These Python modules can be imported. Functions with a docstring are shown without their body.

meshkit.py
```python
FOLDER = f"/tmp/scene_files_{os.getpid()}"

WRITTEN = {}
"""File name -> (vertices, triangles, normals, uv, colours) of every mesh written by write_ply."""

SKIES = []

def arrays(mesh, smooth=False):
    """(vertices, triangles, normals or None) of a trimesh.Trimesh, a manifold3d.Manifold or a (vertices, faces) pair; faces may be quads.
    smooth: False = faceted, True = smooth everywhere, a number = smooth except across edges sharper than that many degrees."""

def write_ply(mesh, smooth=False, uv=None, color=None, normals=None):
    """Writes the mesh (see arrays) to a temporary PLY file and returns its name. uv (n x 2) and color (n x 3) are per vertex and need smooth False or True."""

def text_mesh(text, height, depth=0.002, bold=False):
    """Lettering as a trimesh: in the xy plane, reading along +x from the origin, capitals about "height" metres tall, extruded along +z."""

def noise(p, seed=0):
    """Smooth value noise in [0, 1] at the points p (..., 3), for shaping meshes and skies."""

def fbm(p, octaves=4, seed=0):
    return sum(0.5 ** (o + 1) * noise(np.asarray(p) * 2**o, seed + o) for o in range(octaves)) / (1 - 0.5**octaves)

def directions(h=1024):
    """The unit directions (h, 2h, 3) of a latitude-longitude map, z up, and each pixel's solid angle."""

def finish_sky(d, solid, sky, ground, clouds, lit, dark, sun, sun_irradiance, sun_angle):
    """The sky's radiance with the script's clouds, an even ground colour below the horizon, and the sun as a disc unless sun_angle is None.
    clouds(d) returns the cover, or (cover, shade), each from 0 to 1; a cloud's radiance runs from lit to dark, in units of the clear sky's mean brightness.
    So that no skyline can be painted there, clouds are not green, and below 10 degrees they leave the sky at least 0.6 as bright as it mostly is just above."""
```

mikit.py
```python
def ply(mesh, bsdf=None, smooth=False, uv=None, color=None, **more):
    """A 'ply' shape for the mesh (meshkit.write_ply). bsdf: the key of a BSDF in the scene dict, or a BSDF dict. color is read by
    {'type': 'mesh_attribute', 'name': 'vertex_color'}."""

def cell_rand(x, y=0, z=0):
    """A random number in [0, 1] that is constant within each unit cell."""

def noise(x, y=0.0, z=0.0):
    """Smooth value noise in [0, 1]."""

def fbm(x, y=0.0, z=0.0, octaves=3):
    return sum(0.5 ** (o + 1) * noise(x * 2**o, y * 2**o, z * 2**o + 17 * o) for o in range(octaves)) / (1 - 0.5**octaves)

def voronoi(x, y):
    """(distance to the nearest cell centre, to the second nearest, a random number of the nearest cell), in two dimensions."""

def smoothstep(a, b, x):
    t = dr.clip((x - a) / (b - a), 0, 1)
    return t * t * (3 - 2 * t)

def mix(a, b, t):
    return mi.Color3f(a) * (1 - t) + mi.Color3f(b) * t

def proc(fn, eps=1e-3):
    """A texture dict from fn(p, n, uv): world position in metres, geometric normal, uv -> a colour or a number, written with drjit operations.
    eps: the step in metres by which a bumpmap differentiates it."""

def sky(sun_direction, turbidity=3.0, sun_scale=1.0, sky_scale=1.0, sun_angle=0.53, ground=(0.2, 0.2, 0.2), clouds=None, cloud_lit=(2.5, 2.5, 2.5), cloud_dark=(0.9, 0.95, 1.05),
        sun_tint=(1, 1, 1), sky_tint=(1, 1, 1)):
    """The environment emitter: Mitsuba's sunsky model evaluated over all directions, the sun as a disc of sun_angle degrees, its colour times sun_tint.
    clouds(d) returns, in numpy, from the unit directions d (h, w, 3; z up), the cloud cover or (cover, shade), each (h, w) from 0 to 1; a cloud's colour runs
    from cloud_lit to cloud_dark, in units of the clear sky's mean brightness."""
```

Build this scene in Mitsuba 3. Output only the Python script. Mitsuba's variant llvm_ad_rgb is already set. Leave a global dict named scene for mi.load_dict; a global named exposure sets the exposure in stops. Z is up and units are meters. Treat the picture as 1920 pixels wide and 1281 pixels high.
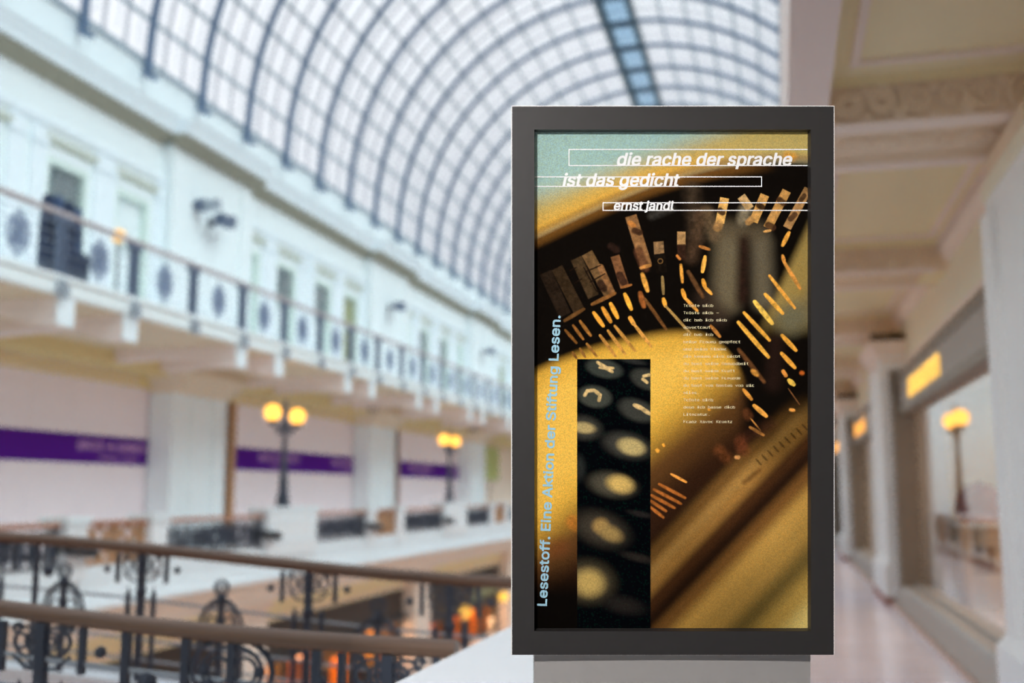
import math
import numpy as np
import trimesh
import drjit as dr
import mitsuba as mi
import mikit
import meshkit
from mikit import proc, noise, fbm, cell_rand, smoothstep
from shapely.geometry import Polygon, box as sbox

scene, labels = {}, {}
T4 = mi.ScalarTransform4f
PI = math.pi

# ------------------------------------------------------------------ camera, sky, lights, exposure
exposure = 0.45
EYE = 1.55                                    # eye height above the gallery floor (z = 0)
FPX = 2000.0                                  # focal length in pixels of the 1920 wide frame
CP, SP = 0.9900334712, 0.1408322613           # pitch (looking slightly up)
CY, SY = 0.9703718902, 0.2416162137           # yaw (turned to the left of the hall's axis)
RIGHT = np.array([CY, SY, 0.0])
FWD = np.array([-SY * CP, CY * CP, SP])
UP = np.array([SY * SP, -CY * SP, CP])
CAM = np.array([0.0, 0.0, EYE])
FOCUS = 2.0
scene['camera'] = {'type': 'thinlens', 'fov': 2 * math.degrees(math.atan(960.0 / FPX)), 'fov_axis': 'x',
                   'aperture_radius': 0.0092, 'focus_distance': FOCUS, 'near_clip': 0.05, 'far_clip': 400.0,
                   'to_world': T4().look_at(origin=CAM.tolist(), target=(CAM + FWD).tolist(), up=[0, 0, 1])}


def overcast(d):
    """an even white overcast: the standard overcast law (brightest overhead), a little mottled"""
    e = np.clip(d[..., 2], 0, 1)
    n = meshkit.fbm(d * 3.0, 3, 5)
    return np.ones(e.shape), np.clip(1 - (1 + 2 * e) / 3 + 0.16 * (n - 0.5), 0, 1)


scene['sky'] = mikit.sky([0.74, -0.20, 0.66], sun_scale=1.25, sun_angle=34.0, sun_tint=(0.62, 0.97, 1.38), sky_scale=3.75, clouds=overcast,
                         cloud_lit=(2.85, 3.0, 3.18), cloud_dark=(0.96, 1.0, 1.05), ground=(0.3, 0.3, 0.3))
scene['sky']['sampling_weight'] = 40.0

# panel frame: x right, y up, z towards the viewer, 1 unit = 1 m, origin 2 m in front of the eye
PO = CAM + FOCUS * FWD
PM = np.eye(4)
PM[:3, 0], PM[:3, 1], PM[:3, 2], PM[:3, 3] = RIGHT, UP, -FWD, PO
PANEL = T4(PM.tolist())


def pworld(x, y, z):
    return (PM @ np.array([x, y, z, 1.0]))[:3]


# the spotlight above and to the left of the viewer that lights the display (its edge shadows are in the photograph)
spot_at, spot_to = pworld(-0.70, 0.95, 2.6), pworld(0.30, -0.07, 0.0)
scene['display_spotlight'] = {'type': 'spot', 'intensity': {'type': 'rgb', 'value': [15.8, 15.2, 14.8]}, 'cutoff_angle': 19.0, 'beam_width': 16.0, 'sampling_weight': 18.0,
                              'to_world': T4().look_at(origin=spot_at.tolist(), target=spot_to.tolist(), up=[0, 0, 1])}


# ------------------------------------------------------------------ materials
def lin(r, g, b):
    out = []
    for c in (r, g, b):
        c = c / 255.0
        out.append(c / 12.92 if c <= 0.04045 else ((c + 0.055) / 1.055) ** 2.4)
    return out


def rgb(c):
    return {'type': 'rgb', 'value': [float(x) for x in c]}


def paint(key, col, rough=0.6, spec=0.3, metallic=0.0, **more):
    b = {'type': 'principled', 'base_color': rgb(col) if not isinstance(col, dict) else col, 'roughness': rough, 'specular': spec, 'metallic': metallic, **more}
    scene[key] = {'type': 'twosided', 'bsdf': b}
    return key


def flat(key, col):
    scene[key] = {'type': 'twosided', 'bsdf': {'type': 'diffuse', 'reflectance': rgb(col) if not isinstance(col, dict) else col}}
    return key


flat('m_wall', (0.88, 0.93, 0.94))
flat('m_white', (0.87, 0.925, 0.96))
flat('m_cornice_shade', (0.36, 0.34, 0.27))  # taupe stands for the shade under the cornice, put into the colour
flat('m_hood', (0.62, 0.64, 0.55))
flat('m_greenframe', (0.76, 0.85, 0.79))
flat('m_blind', (0.86, 0.93, 0.94))
flat('m_grille', (0.16, 0.22, 0.23))
flat('m_olive', (0.30, 0.30, 0.07))
flat('m_soffit', (0.80, 0.68, 0.52))
flat('m_bulkhead', (0.82, 0.68, 0.38))
flat('m_capital', (0.86, 0.76, 0.64))
flat('m_pink', (0.93, 0.83, 0.87))
flat('m_purple', (0.10, 0.017, 0.27))
flat('m_mauve', (0.62, 0.36, 0.62))
flat('m_cream', (0.92, 0.80, 0.52))
flat('m_rosecream', (0.90, 0.76, 0.66))
flat('m_ceil', (0.90, 0.80, 0.55))
flat('m_ceilmould', (0.92, 0.80, 0.72))
flat('m_ceilbeam', (0.84, 0.70, 0.55))
flat('m_edgebeam', (0.94, 0.83, 0.79))
flat('m_rwall', (0.86, 0.81, 0.67))
flat('m_rpier', (0.89, 0.89, 0.89))
paint('m_shopframe', (0.20, 0.165, 0.13), 0.45, 0.4)
paint('m_shopboard', (0.33, 0.29, 0.26), 0.5, 0.4)
paint('m_skirt', (0.50, 0.36, 0.30), 0.4, 0.5)
paint('m_sill', (0.36, 0.33, 0.305), 0.35, 0.5)
paint('m_plinth', (0.28, 0.11, 0.08), 0.4, 0.5)
paint('m_iron', (0.035, 0.045, 0.07), 0.5, 0.5)
paint('m_irongrey', (0.10, 0.13, 0.20), 0.5, 0.5)
paint('m_ironblue', (0.19, 0.24, 0.36), 0.5, 0.5)
paint('m_ironlight', (0.33, 0.37, 0.42), 0.5, 0.5)
paint('m_rib', (0.13, 0.19, 0.29), 0.5, 0.4)
paint('m_purlin', (0.36, 0.42, 0.47), 0.5, 0.4)
paint('m_bar', (0.58, 0.57, 0.61), 0.5, 0.4)
paint('m_barwhite', (0.85, 0.86, 0.88), 0.5, 0.4)
paint('m_spine', (0.035, 0.07, 0.10), 0.5, 0.4)
paint('m_greyrail', (0.42, 0.36, 0.36), 0.4, 0.5)
paint('m_terracotta', (0.36, 0.155, 0.09), 0.45, 0.5)
paint('m_wood', (0.44, 0.235, 0.115), 0.5, 0.4)
paint('m_dark', (0.03, 0.03, 0.035), 0.5, 0.4)
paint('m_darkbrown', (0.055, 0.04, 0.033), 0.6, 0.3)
paint('m_navy', (0.028, 0.042, 0.085), 0.8, 0.2)
paint('m_navy2', (0.065, 0.10, 0.19), 0.8, 0.2)
paint('m_bronze', (0.09, 0.06, 0.02), 0.5, 0.5)
paint('m_orange', (0.86, 0.22, 0.02), 0.6, 0.3)
paint('m_amber', (0.78, 0.36, 0.08), 0.6, 0.3)
paint('m_leather', (0.36, 0.10, 0.035), 0.4, 0.5)
paint('m_counter', (0.55, 0.50, 0.42), 0.5, 0.4)
paint('m_reddeck', (0.34, 0.12, 0.07), 0.5, 0.3)
paint('m_coping', (0.88, 0.90, 0.92), 0.35, 0.4)
paint('m_paleletter', (0.42, 0.46, 0.26), 0.6, 0.3)
paint('m_groundfloor', (0.74, 0.70, 0.68), 0.3, 0.5)
paint('m_green', (0.42, 0.46, 0.17), 0.7, 0.3)


def handrail_wood(p, n, uv):
    g = fbm(p.x * 2.0, p.y * 2.0, p.z * 60.0, 3)
    return mi.Color3f(0.165, 0.095, 0.062) * (0.7 + 0.6 * g)


paint('m_handrail', proc(handrail_wood), 0.35, 0.5)


def marble(p, n, uv):
    v = fbm(p.x * 1.7 + 3.0, p.y * 1.7, p.z, 4)
    w = fbm(p.x * 6.0, p.y * 6.0 + 9.0, p.z, 3)
    return mi.Color3f(0.66, 0.625, 0.70) * (0.86 + 0.20 * v + 0.08 * w)


paint('m_floor', proc(marble), 0.17, 0.75)
paint('m_shopfloor', (0.50, 0.45, 0.45), 0.15, 0.6)
scene['m_glass'] = {'type': 'thindielectric', 'int_ior': 1.5}
scene['m_skyglass'] = {'type': 'thindielectric', 'int_ior': 1.3}
scene['m_blueglass'] = {'type': 'thindielectric', 'int_ior': 1.5, 'specular_transmittance': rgb((0.33, 0.55, 0.75))}
paint('m_panelframe', (0.022, 0.020, 0.0195), 0.5, 0.35)
paint('m_panelrim', (0.80, 0.79, 0.78), 0.4, 0.5)
paint('m_stand', (0.32, 0.305, 0.295), 0.55, 0.3)
flat('m_print', (0.90, 0.90, 0.90))
flat('m_printblue', lin(160, 202, 218))
flat('m_printcream', lin(235, 222, 180))


# ------------------------------------------------------------------ mesh helpers
class MB:
    def __init__(self):
        self.v, self.f, self.n = [], [], 0

    def add(self, v, f):
        v, f = np.asarray(v, float), np.asarray(f, int)
        if f.shape[1] == 4:
            f = np.vstack([f[:, [0, 1, 2]], f[:, [0, 2, 3]]])
        self.v.append(v)
        self.f.append(f + self.n)
        self.n += len(v)
        return self

    def tm(self, m):
        return self.add(m.vertices, m.faces)

    def box(self, x0, x1, y0, y1, z0, z1):
        v = np.array([[x, y, z] for x in (x0, x1) for y in (y0, y1) for z in (z0, z1)])
        f = [[0, 1, 3, 2], [4, 6, 7, 5], [0, 4, 5, 1], [2, 3, 7, 6], [0, 2, 6, 4], [1, 5, 7, 3]]
        return self.add(v, f)

    def prism(self, prof, a0, a1, axis='y'):
        """closed profile (counter-clockwise or not) swept straight along an axis; profile is (x,z) for y, (y,z) for x, (x,y) for z"""
        prof = np.asarray(prof, float)
        if Polygon(prof).exterior.is_ccw is False:
            prof = prof[::-1]
        m = trimesh.creation.extrude_polygon(Polygon(prof), a1 - a0, engine='earcut')
        v = np.array(m.vertices)
        f = np.array(m.faces)
        if axis == 'y':
            v = np.stack([v[:, 0], v[:, 2] + a0, v[:, 1]], 1)
            f = f[:, ::-1]
        elif axis == 'x':
            v = np.stack([v[:, 2] + a0, v[:, 0], v[:, 1]], 1)
        else:
            v = np.stack([v[:, 0], v[:, 1], v[:, 2] + a0], 1)
        return self.add(v, f)

    def poly(self, pg, a0, a1, axis='x'):
        m = trimesh.creation.extrude_polygon(pg, a1 - a0, engine='earcut')
        v = np.array(m.vertices)
        f = np.array(m.faces)
        if axis == 'x':
            v = np.stack([v[:, 2] + a0, v[:, 0], v[:, 1]], 1)
        elif axis == 'y':
            v = np.stack([v[:, 0], v[:, 2] + a0, v[:, 1]], 1)
            f = f[:, ::-1]
        return self.add(v, f)

    def tube(self, pts, r, sides=6, closed=False):
        p = np.asarray(pts, float)
        n = len(p)
        if closed:
            t = np.roll(p, -1, 0) - np.roll(p, 1, 0)
        else:
            t = np.gradient(p, axis=0)
        t /= np.linalg.norm(t, axis=1, keepdims=True) + 1e-12
        # a steady reference: the direction in which the curve varies least
        w = np.linalg.svd(p - p.mean(0))[2][2] if n > 2 else np.array([0, 0, 1.0])
        if abs(t @ w).max() > 0.9:
            w = np.array([1.0, 0, 0]) if abs(t[:, 0]).max() < 0.9 else np.array([0, 1.0, 0])
        a = np.cross(t, w)
        a /= np.linalg.norm(a, axis=1, keepdims=True) + 1e-12
        b = np.cross(t, a)
        an = np.arange(sides) * 2 * PI / sides + PI / sides
        rr = np.broadcast_to(np.asarray(r, float), (n,))[:, None, None]
        v = p[:, None] + rr * (np.cos(an)[None, :, None] * a[:, None] + np.sin(an)[None, :, None] * b[:, None])
        f = []
        m = n if closed else n - 1
        for i in range(m):
            j = (i + 1) % n
            for k in range(sides):
                l = (k + 1) % sides
                f.append([i * sides + k, j * sides + k, j * sides + l, i * sides + l])
        v = v.reshape(-1, 3)
        self.add(v, f)
        if not closed:
            for i, flip in ((0, False), (n - 1, True)):
                ring = [i * sides + k for k in range(sides)]
                tri = [[ring[0], ring[k], ring[k + 1]] for k in range(1, sides - 1)]
                self.add(v, [x[::-1] for x in tri] if not flip else tri)
        return self

    def ring(self, c, r, t, plane='yz', n=14, sides=5, sq=1.0):
        a = np.arange(n) * 2 * PI / n
        u, w = np.cos(a) * r, np.sin(a) * r * sq
        z = np.zeros(n)
        o = {'yz': np.stack([z, u, w], 1), 'xz': np.stack([u, z, w], 1), 'xy': np.stack([u, w, z], 1)}[plane]
        return self.tube(o + np.asarray(c), t, sides, True)

    def arc(self, c, r, t, a0, a1, plane='yz', n=10, sides=5):
        a = np.linspace(a0, a1, n)
        u, w = np.cos(a) * r, np.sin(a) * r
        z = np.zeros(n)
        o = np.stack([z, u, w], 1) if plane == 'yz' else np.stack([u, z, w], 1)
        return self.tube(o + np.asarray(c), t, sides)

    def spiral(self, c, r0, r1, a0, a1, t, plane='yz', n=18, sides=4):
        a = np.linspace(a0, a1, n)
        r = np.linspace(r0, r1, n)
        u, w = np.cos(a) * r, np.sin(a) * r
        z = np.zeros(n)
        o = np.stack([z, u, w], 1) if plane == 'yz' else (np.stack([u, z, w], 1) if plane == 'xz' else np.stack([u, w, z], 1))
        return self.tube(o + np.asarray(c), t, sides)

    def lathe(self, prof, c=(0, 0, 0), n=16):
        m = trimesh.creation.revolve(np.asarray(prof, float), sections=n)
        return self.add(m.vertices + np.asarray(c), m.faces)

    def sphere(self, c, r, sub=2, sc=(1, 1, 1)):
        m = trimesh.creation.icosphere(subdivisions=sub, radius=r)
        return self.add(m.vertices * np.asarray(sc) + np.asarray(c), m.faces)

    def cyl(self, p0, p1, r, n=14):
        return self.tube([p0, p1], r, n)

    def mesh(self):
        return np.vstack(self.v), np.vstack(self.f)


def moved(m, dx=0, dy=0, dz=0):
    return m[0] + np.array([dx, dy, dz]), m[1]


used = {}


def numbered(name):
    k = used.get(name, 0)
    used[name] = k + 1
    return name if k == 0 else f'{name}_{k:03d}'


def thing(name, label, cat, group=None):
    k = numbered(name)
    labels[k] = {'label': label, 'category': cat}
    if group:
        labels[k]['group'] = group
    return k


def struct(name, label=None, cat=None):
    k = numbered(name)
    labels[k] = {'kind': 'structure'}
    if label:
        labels[k]['label'] = label
    if cat:
        labels[k]['category'] = cat
    return k


def shp(mb, mat, smooth=False, **more):
    return mikit.ply(mb.mesh() if isinstance(mb, MB) else mb, mat, smooth, **more)


def put(key, shape, at=None, label=None, kind=None):
    """shape dict under this exact key"""
    d = dict(shape)
    if at is not None:
        d['to_world'] = at if not isinstance(at, (tuple, list)) else T4().translate(list(at))
    scene[key] = d
    if label or kind:
        labels.setdefault(key, {})
        if label:
            labels[key]['label'] = label
        if kind:
            labels[key]['kind'] = kind
    return key


def part(parent, name, shape, at=None, label=None, kind=None):
    return put(numbered(parent + '__' + name), shape, at, label, kind)


YB, YE = -16.0, 80.0          # the hall runs from behind the camera to its far end
AX, ZC, RV = -6.2, 13.35, 10.64   # vault: axis x, height of its centre, radius


# ------------------------------------------------------------------ the glass vault
vault = struct('ceiling', 'barrel vault of glass on dark blue curved ribs over the hall', None)
PURL = [178.8, 172.4, 166.0, 159.8, 153.7, 147.5, 141.2, 134.8, 128.7, 122.5, 116.3, 110.3, 103.7, 97.3, 89.2, 82.0, 75.4, 69.3, 62.9, 56.3, 50.0, 43.6,
        37.3, 31.0, 24.7, 18.4, 12.0, 5.7, 1.2]
RIBP = 2.885
RIBY = [22.28 + RIBP * k for k in range(-13, 21)]


def vp(deg, r=RV):
    a = math.radians(deg)
    return AX + r * math.cos(a), ZC + r * math.sin(a)


def arc_bar(w, d, r, a0, a1, n):
    """a curved bar of width w (along y) and depth d (radial), outer face at radius r, around y = 0"""
    m = MB()
    v, f = [], []
    for i in range(n + 1):
        a = a0 + (a1 - a0) * i / n
        for rr in (r, r - d):
            x, z = vp(a, rr)
            v += [[x, -w / 2, z], [x, w / 2, z]]
    for i in range(n):
        o, q = 4 * i, 4 * i + 4
        f += [[o, o + 1, q + 1, q], [o + 2, q + 2, q + 3, o + 3], [o, q, q + 2, o + 2], [o + 1, o + 3, q + 3, q + 1]]
    f += [[0, 2, 3, 1], [4 * n, 4 * n + 1, 4 * n + 3, 4 * n + 2]]
    return m.add(v, f)


rib = arc_bar(0.13, 0.20, RV, 180.6, -0.6, 56)
for sx, a in ((1, 180.6), (-1, -0.6)):                        # the curved shoe at each foot
    x, z = vp(a, RV - 0.08)
    rib.prism([(x - 0.10 * sx, z + 0.2), (x + 0.09 * sx, z + 0.2), (x + 0.10 * sx, z - 0.06), (x + 0.30 * sx, z - 0.16), (x + 0.34 * sx, z - 0.26), (x + 0.16 * sx, z - 0.28), (x - 0.10 * sx, z - 0.14)],
              -0.07, 0.07)
rib_s = shp(rib, 'm_rib', 40)
bar_s = shp(arc_bar(0.12, 0.05, RV + 0.06, 178.8, 1.2, 48), 'm_bar', 40)
for y in RIBY:
    part(vault, 'rib', rib_s, (0, y, 0))
    for j in (1, 2):
        part(vault, 'glazing_bar', bar_s, (0, y + RIBP * j / 3, 0))
for a in PURL:
    x, z = vp(a, RV + 0.03)
    t = math.radians(a)
    c, s = math.cos(t), math.sin(t)
    pr = [(x + c * u - s * w, z + s * u + c * w) for u, w in ((-0.045, -0.055), (0.045, -0.055), (0.045, 0.055), (-0.045, 0.055))]
    part(vault, 'purlin', shp(MB().prism(pr, RIBY[0], RIBY[-1]), 'm_purlin'))
# slim white lines: wires of the net stretched inside the glass, parallel to the ribs
wire_s = shp(arc_bar(0.03, 0.03, RV - 0.02, 177, 3, 36), 'm_barwhite', 40)
for y in RIBY[10:22]:
    for j in (0.5, 1.5, 2.5):
        part(vault, 'net_wire', wire_s, (0, y + RIBP * j / 3, 0))
# panes
cells = []
for y in RIBY[:-1]:
    for j in range(3):
        ya, yb = y + RIBP * j / 3, y + RIBP * (j + 1) / 3
        for a, b in zip(PURL[:-1], PURL[1:]):
            (x0, z0), (x1, z1) = vp(a, RV + 0.07), vp(b, RV + 0.07)
            cells.append(np.array([[x0, ya, z0], [x1, ya, z1], [x1, yb, z1], [x0, yb, z0]]))


def seen_area(q):
    r = q - CAM
    d = r @ FWD
    if d.min() < 1:
        return 0
    u, v = 960 + FPX * (r @ RIGHT) / d, 640.5 - FPX * (r @ UP) / d
    if u.min() < 0 or u.max() > 1480 or v.min() < 0 or v.max() > 640:
        return 0
    return 0.5 * abs(np.dot(u, np.roll(v, 1)) - np.dot(v, np.roll(u, 1)))


order = sorted(range(len(cells)), key=lambda i: -seen_area(cells[i]))
rest = MB()
for rank, i in enumerate(order):
    if rank < 300:
        part(vault, 'glass_pane', shp(MB().add(cells[i], [[0, 1, 2, 3]]), 'm_skyglass'))
    else:
        rest.add(cells[i], [[0, 1, 2, 3]])
part(vault, 'glass_panes', shp(rest, 'm_skyglass'), label='the smaller and farther glass panes of the vault', kind='stuff')
# the service walkway along the crown: two dark beams, cross bars and blue glass
WX0, WX1, WZ = -7.28, -5.97, ZC + RV - 0.32
for x in (WX0, WX1):
    part(vault, 'walkway_beam', shp(MB().box(x - 0.13, x + 0.13, RIBY[0], RIBY[-1], WZ - 0.05, WZ + 0.28), 'm_spine'))
cross_s = shp(MB().box(WX0 + 0.13, WX1 - 0.13, -0.10, 0.10, WZ, WZ + 0.2), 'm_spine')
pane_s = shp(MB().add([[WX0 + 0.13, 0.1, WZ + 0.1], [WX1 - 0.13, 0.1, WZ + 0.1], [WX1 - 0.13, RIBP - 0.1, WZ + 0.1], [WX0 + 0.13, RIBP - 0.1, WZ + 0.1]], [[0, 1, 2, 3]]), 'm_blueglass')
for y in RIBY[:-1]:
    part(vault, 'walkway_crossbar', cross_s, (0, y, 0))
    part(vault, 'walkway_pane', pane_s, (0, y, 0), label='blue glass pane of the walkway along the crown')

# ------------------------------------------------------------------ left side, upper storey
XW = -15.8
PIERS = [26.8 + 14.4 * k for k in range(-2, 4)]
WIN = []
for yp in PIERS:
    for off in (2.75, 5.4, 8.4, 11.0):
        WIN.append((yp + off - 0.74, yp + off + 0.74))
WIN = [w for w in WIN if 15 < w[0] < 70]
wl = struct('wall_left')
pg = Polygon([(YB, 5.0), (YE, 5.0), (YE, 11.2), (YB, 11.2)])
for a, b in WIN:
    pg = pg.difference(sbox(a, 5.45, b, 9.14))
part(wl, 'wall_face', shp(MB().poly(pg, XW - 0.25, XW), 'm_wall'))
part(wl, 'attic', shp(MB().box(-17.6, -16.95, YB, YE, 10.9, 13.72), 'm_wall'))
part(wl, 'ledge', shp(MB().box(-17.0, -15.4, YB, YE, 11.1, 11.3), 'm_wall'))
for yp in PIERS:
    part(wl, 'pier', shp(MB().box(XW, XW + 0.3, yp - 2.2, yp + 2.25, 5.3, 10.84).box(XW + 0.3, XW + 0.36, yp - 2.2, yp - 1.5, 5.3, 10.5).box(XW + 0.3, XW + 0.36, yp + 1.55, yp + 2.25, 5.3, 10.5), 'm_wall'))
trim = struct('trim_1', 'projecting cornice under the vault on the left wall, shade painted underneath')


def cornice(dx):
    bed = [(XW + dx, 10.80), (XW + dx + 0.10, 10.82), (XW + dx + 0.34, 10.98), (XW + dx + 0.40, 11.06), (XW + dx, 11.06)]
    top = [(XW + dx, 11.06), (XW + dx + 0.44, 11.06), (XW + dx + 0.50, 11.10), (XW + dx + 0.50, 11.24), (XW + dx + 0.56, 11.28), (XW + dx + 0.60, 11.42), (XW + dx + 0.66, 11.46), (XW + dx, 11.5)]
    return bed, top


edges = [YB]
for yp in PIERS:
    edges += [yp - 2.35, yp + 2.4]
edges.append(YE)
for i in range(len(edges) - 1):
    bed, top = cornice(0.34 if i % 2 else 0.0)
    part(trim, 'bed_mould', shp(MB().prism(bed, edges[i], edges[i + 1]), 'm_cornice_shade'))  # dark colour paints in the shade below the cornice
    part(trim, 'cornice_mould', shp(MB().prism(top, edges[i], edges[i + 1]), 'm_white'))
trim2 = struct('trim_2', 'plain white band above the windows of the left wall')
part(trim2, 'band', shp(MB().prism([(XW, 9.72), (XW + 0.07, 9.74), (XW + 0.12, 9.86), (XW + 0.10, 9.95), (XW, 9.97)], YB, YE), 'm_white'))
for i, (a, b) in enumerate(WIN):
    hood = MB().prism([(XW, 9.40), (XW + 0.10, 9.42), (XW + 0.16, 9.52), (XW, 9.56)], a - 0.2, b + 0.2)
    part(trim2, 'window_hood', shp(hood, 'm_hood'))
    part(trim2, 'pilaster', shp(MB().box(XW, XW + 0.07, a - 0.62, a - 0.16, 5.3, 9.7).box(XW + 0.07, XW + 0.13, a - 0.66, a - 0.12, 9.3, 9.46), 'm_white'))
    part(trim2, 'pilaster', shp(MB().box(XW, XW + 0.07, b + 0.16, b + 0.62, 5.3, 9.7).box(XW + 0.07, XW + 0.13, b + 0.12, b + 0.66, 9.3, 9.46), 'm_white'))
    w = struct(f'window_{i + 1}')
    fr = MB().box(XW - 0.20, XW - 0.02, a, a + 0.10, 5.45, 9.14).box(XW - 0.20, XW - 0.02, b - 0.10, b, 5.45, 9.14).box(XW - 0.20, XW - 0.02, a + 0.1, b - 0.1, 9.0, 9.14)
    fr.box(XW - 0.16, XW - 0.10, a + 0.1, b - 0.1, 7.72, 7.80)
    part(w, 'frame', shp(fr, 'm_greenframe'))
    part(w, 'pane', shp(MB().add([[XW - 0.13, a + 0.1, 5.45], [XW - 0.13, b - 0.1, 5.45], [XW - 0.13, b - 0.1, 9.0], [XW - 0.13, a + 0.1, 9.0]], [[0, 1, 2, 3]]), 'm_glass'))
    yc = (a + b) / 2
    olive = abs(yc - 37.8) < 0.4 or abs(yc - 61.0) < 0.6
    part(w, 'blind', shp(MB().box(XW - 0.27, XW - 0.22, a, b, 5.4, 9.14), 'm_olive' if olive else 'm_blind'), label='olive green drape' if olive else None)
    if min(abs(yc - q) for q in (20.8, 32.2, 35.2, 46.6, 49.6)) < 0.5:
        g = MB()
        for z in np.arange(7.86, 8.98, 0.16):
            g.box(XW - 0.175, XW - 0.16, a + 0.1, b - 0.1, z, z + 0.05)
        for y in np.arange(a + 0.14, b - 0.12, 0.16):
            g.box(XW - 0.195, XW - 0.18, y, y + 0.05, 7.8, 9.0)
        for k in range(6):
            for j in range(7):
                g.ring((XW - 0.17, a + 0.26 + k * 0.2, 7.9 + j * 0.16), 0.06, 0.018, n=6, sides=3)
        part(w, 'fanlight_grille', shp(g, 'm_grille'), label='dark ornamental grille in the upper part')

# gallery of the upper storey: slab, fascia, soffit and brackets
XB = -12.4
upl = struct('floor_upper_left', 'projecting balcony slab of the upper storey on the left')
part(upl, 'slab', shp(MB().box(-16.0, XB - 0.08, YB, YE, 5.10, 5.38), 'm_white'))
part(upl, 'fascia', shp(MB().prism([(XB - 0.09, 5.06), (XB, 5.06), (XB + 0.02, 5.12), (XB + 0.02, 5.30), (XB + 0.08, 5.34), (XB + 0.08, 5.42), (XB - 0.09, 5.42)], YB, YE), 'm_wall'))
cel = struct('ceiling_left', 'tan plaster ceiling of the left gallery under the balcony')
part(cel, 'soffit', shp(MB().box(-17.0, XB - 0.09, YB, YE, 5.04, 5.10), 'm_soffit'))
bp = [(XB - 0.05, 5.04), (XB - 0.05, 4.56), (XB - 0.42, 4.55), (XB - 0.7, 4.60), (XB - 1.1, 4.72), (XB - 1.6, 4.80), (XB - 2.2, 4.80), (XB - 3.0, 4.76), (XB - 3.33, 4.74), (XB - 3.33, 5.04)]
br_s = shp(MB().prism(bp, -0.21, 0.21), 'm_edgebeam')
tip_s = shp(MB().box(XB - 0.05, XB - 0.01, -0.24, 0.24, 4.53, 5.04), 'm_white')
for k in range(-2, 8):
    for dy in (-1.0, 1.0):
        y = 17.5 + 6.55 * k + dy
        b = part(cel, 'bracket', br_s, (0, y, 0))
        part(b, 'end_face', tip_s, (0, y, 0), label='white end face')
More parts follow.
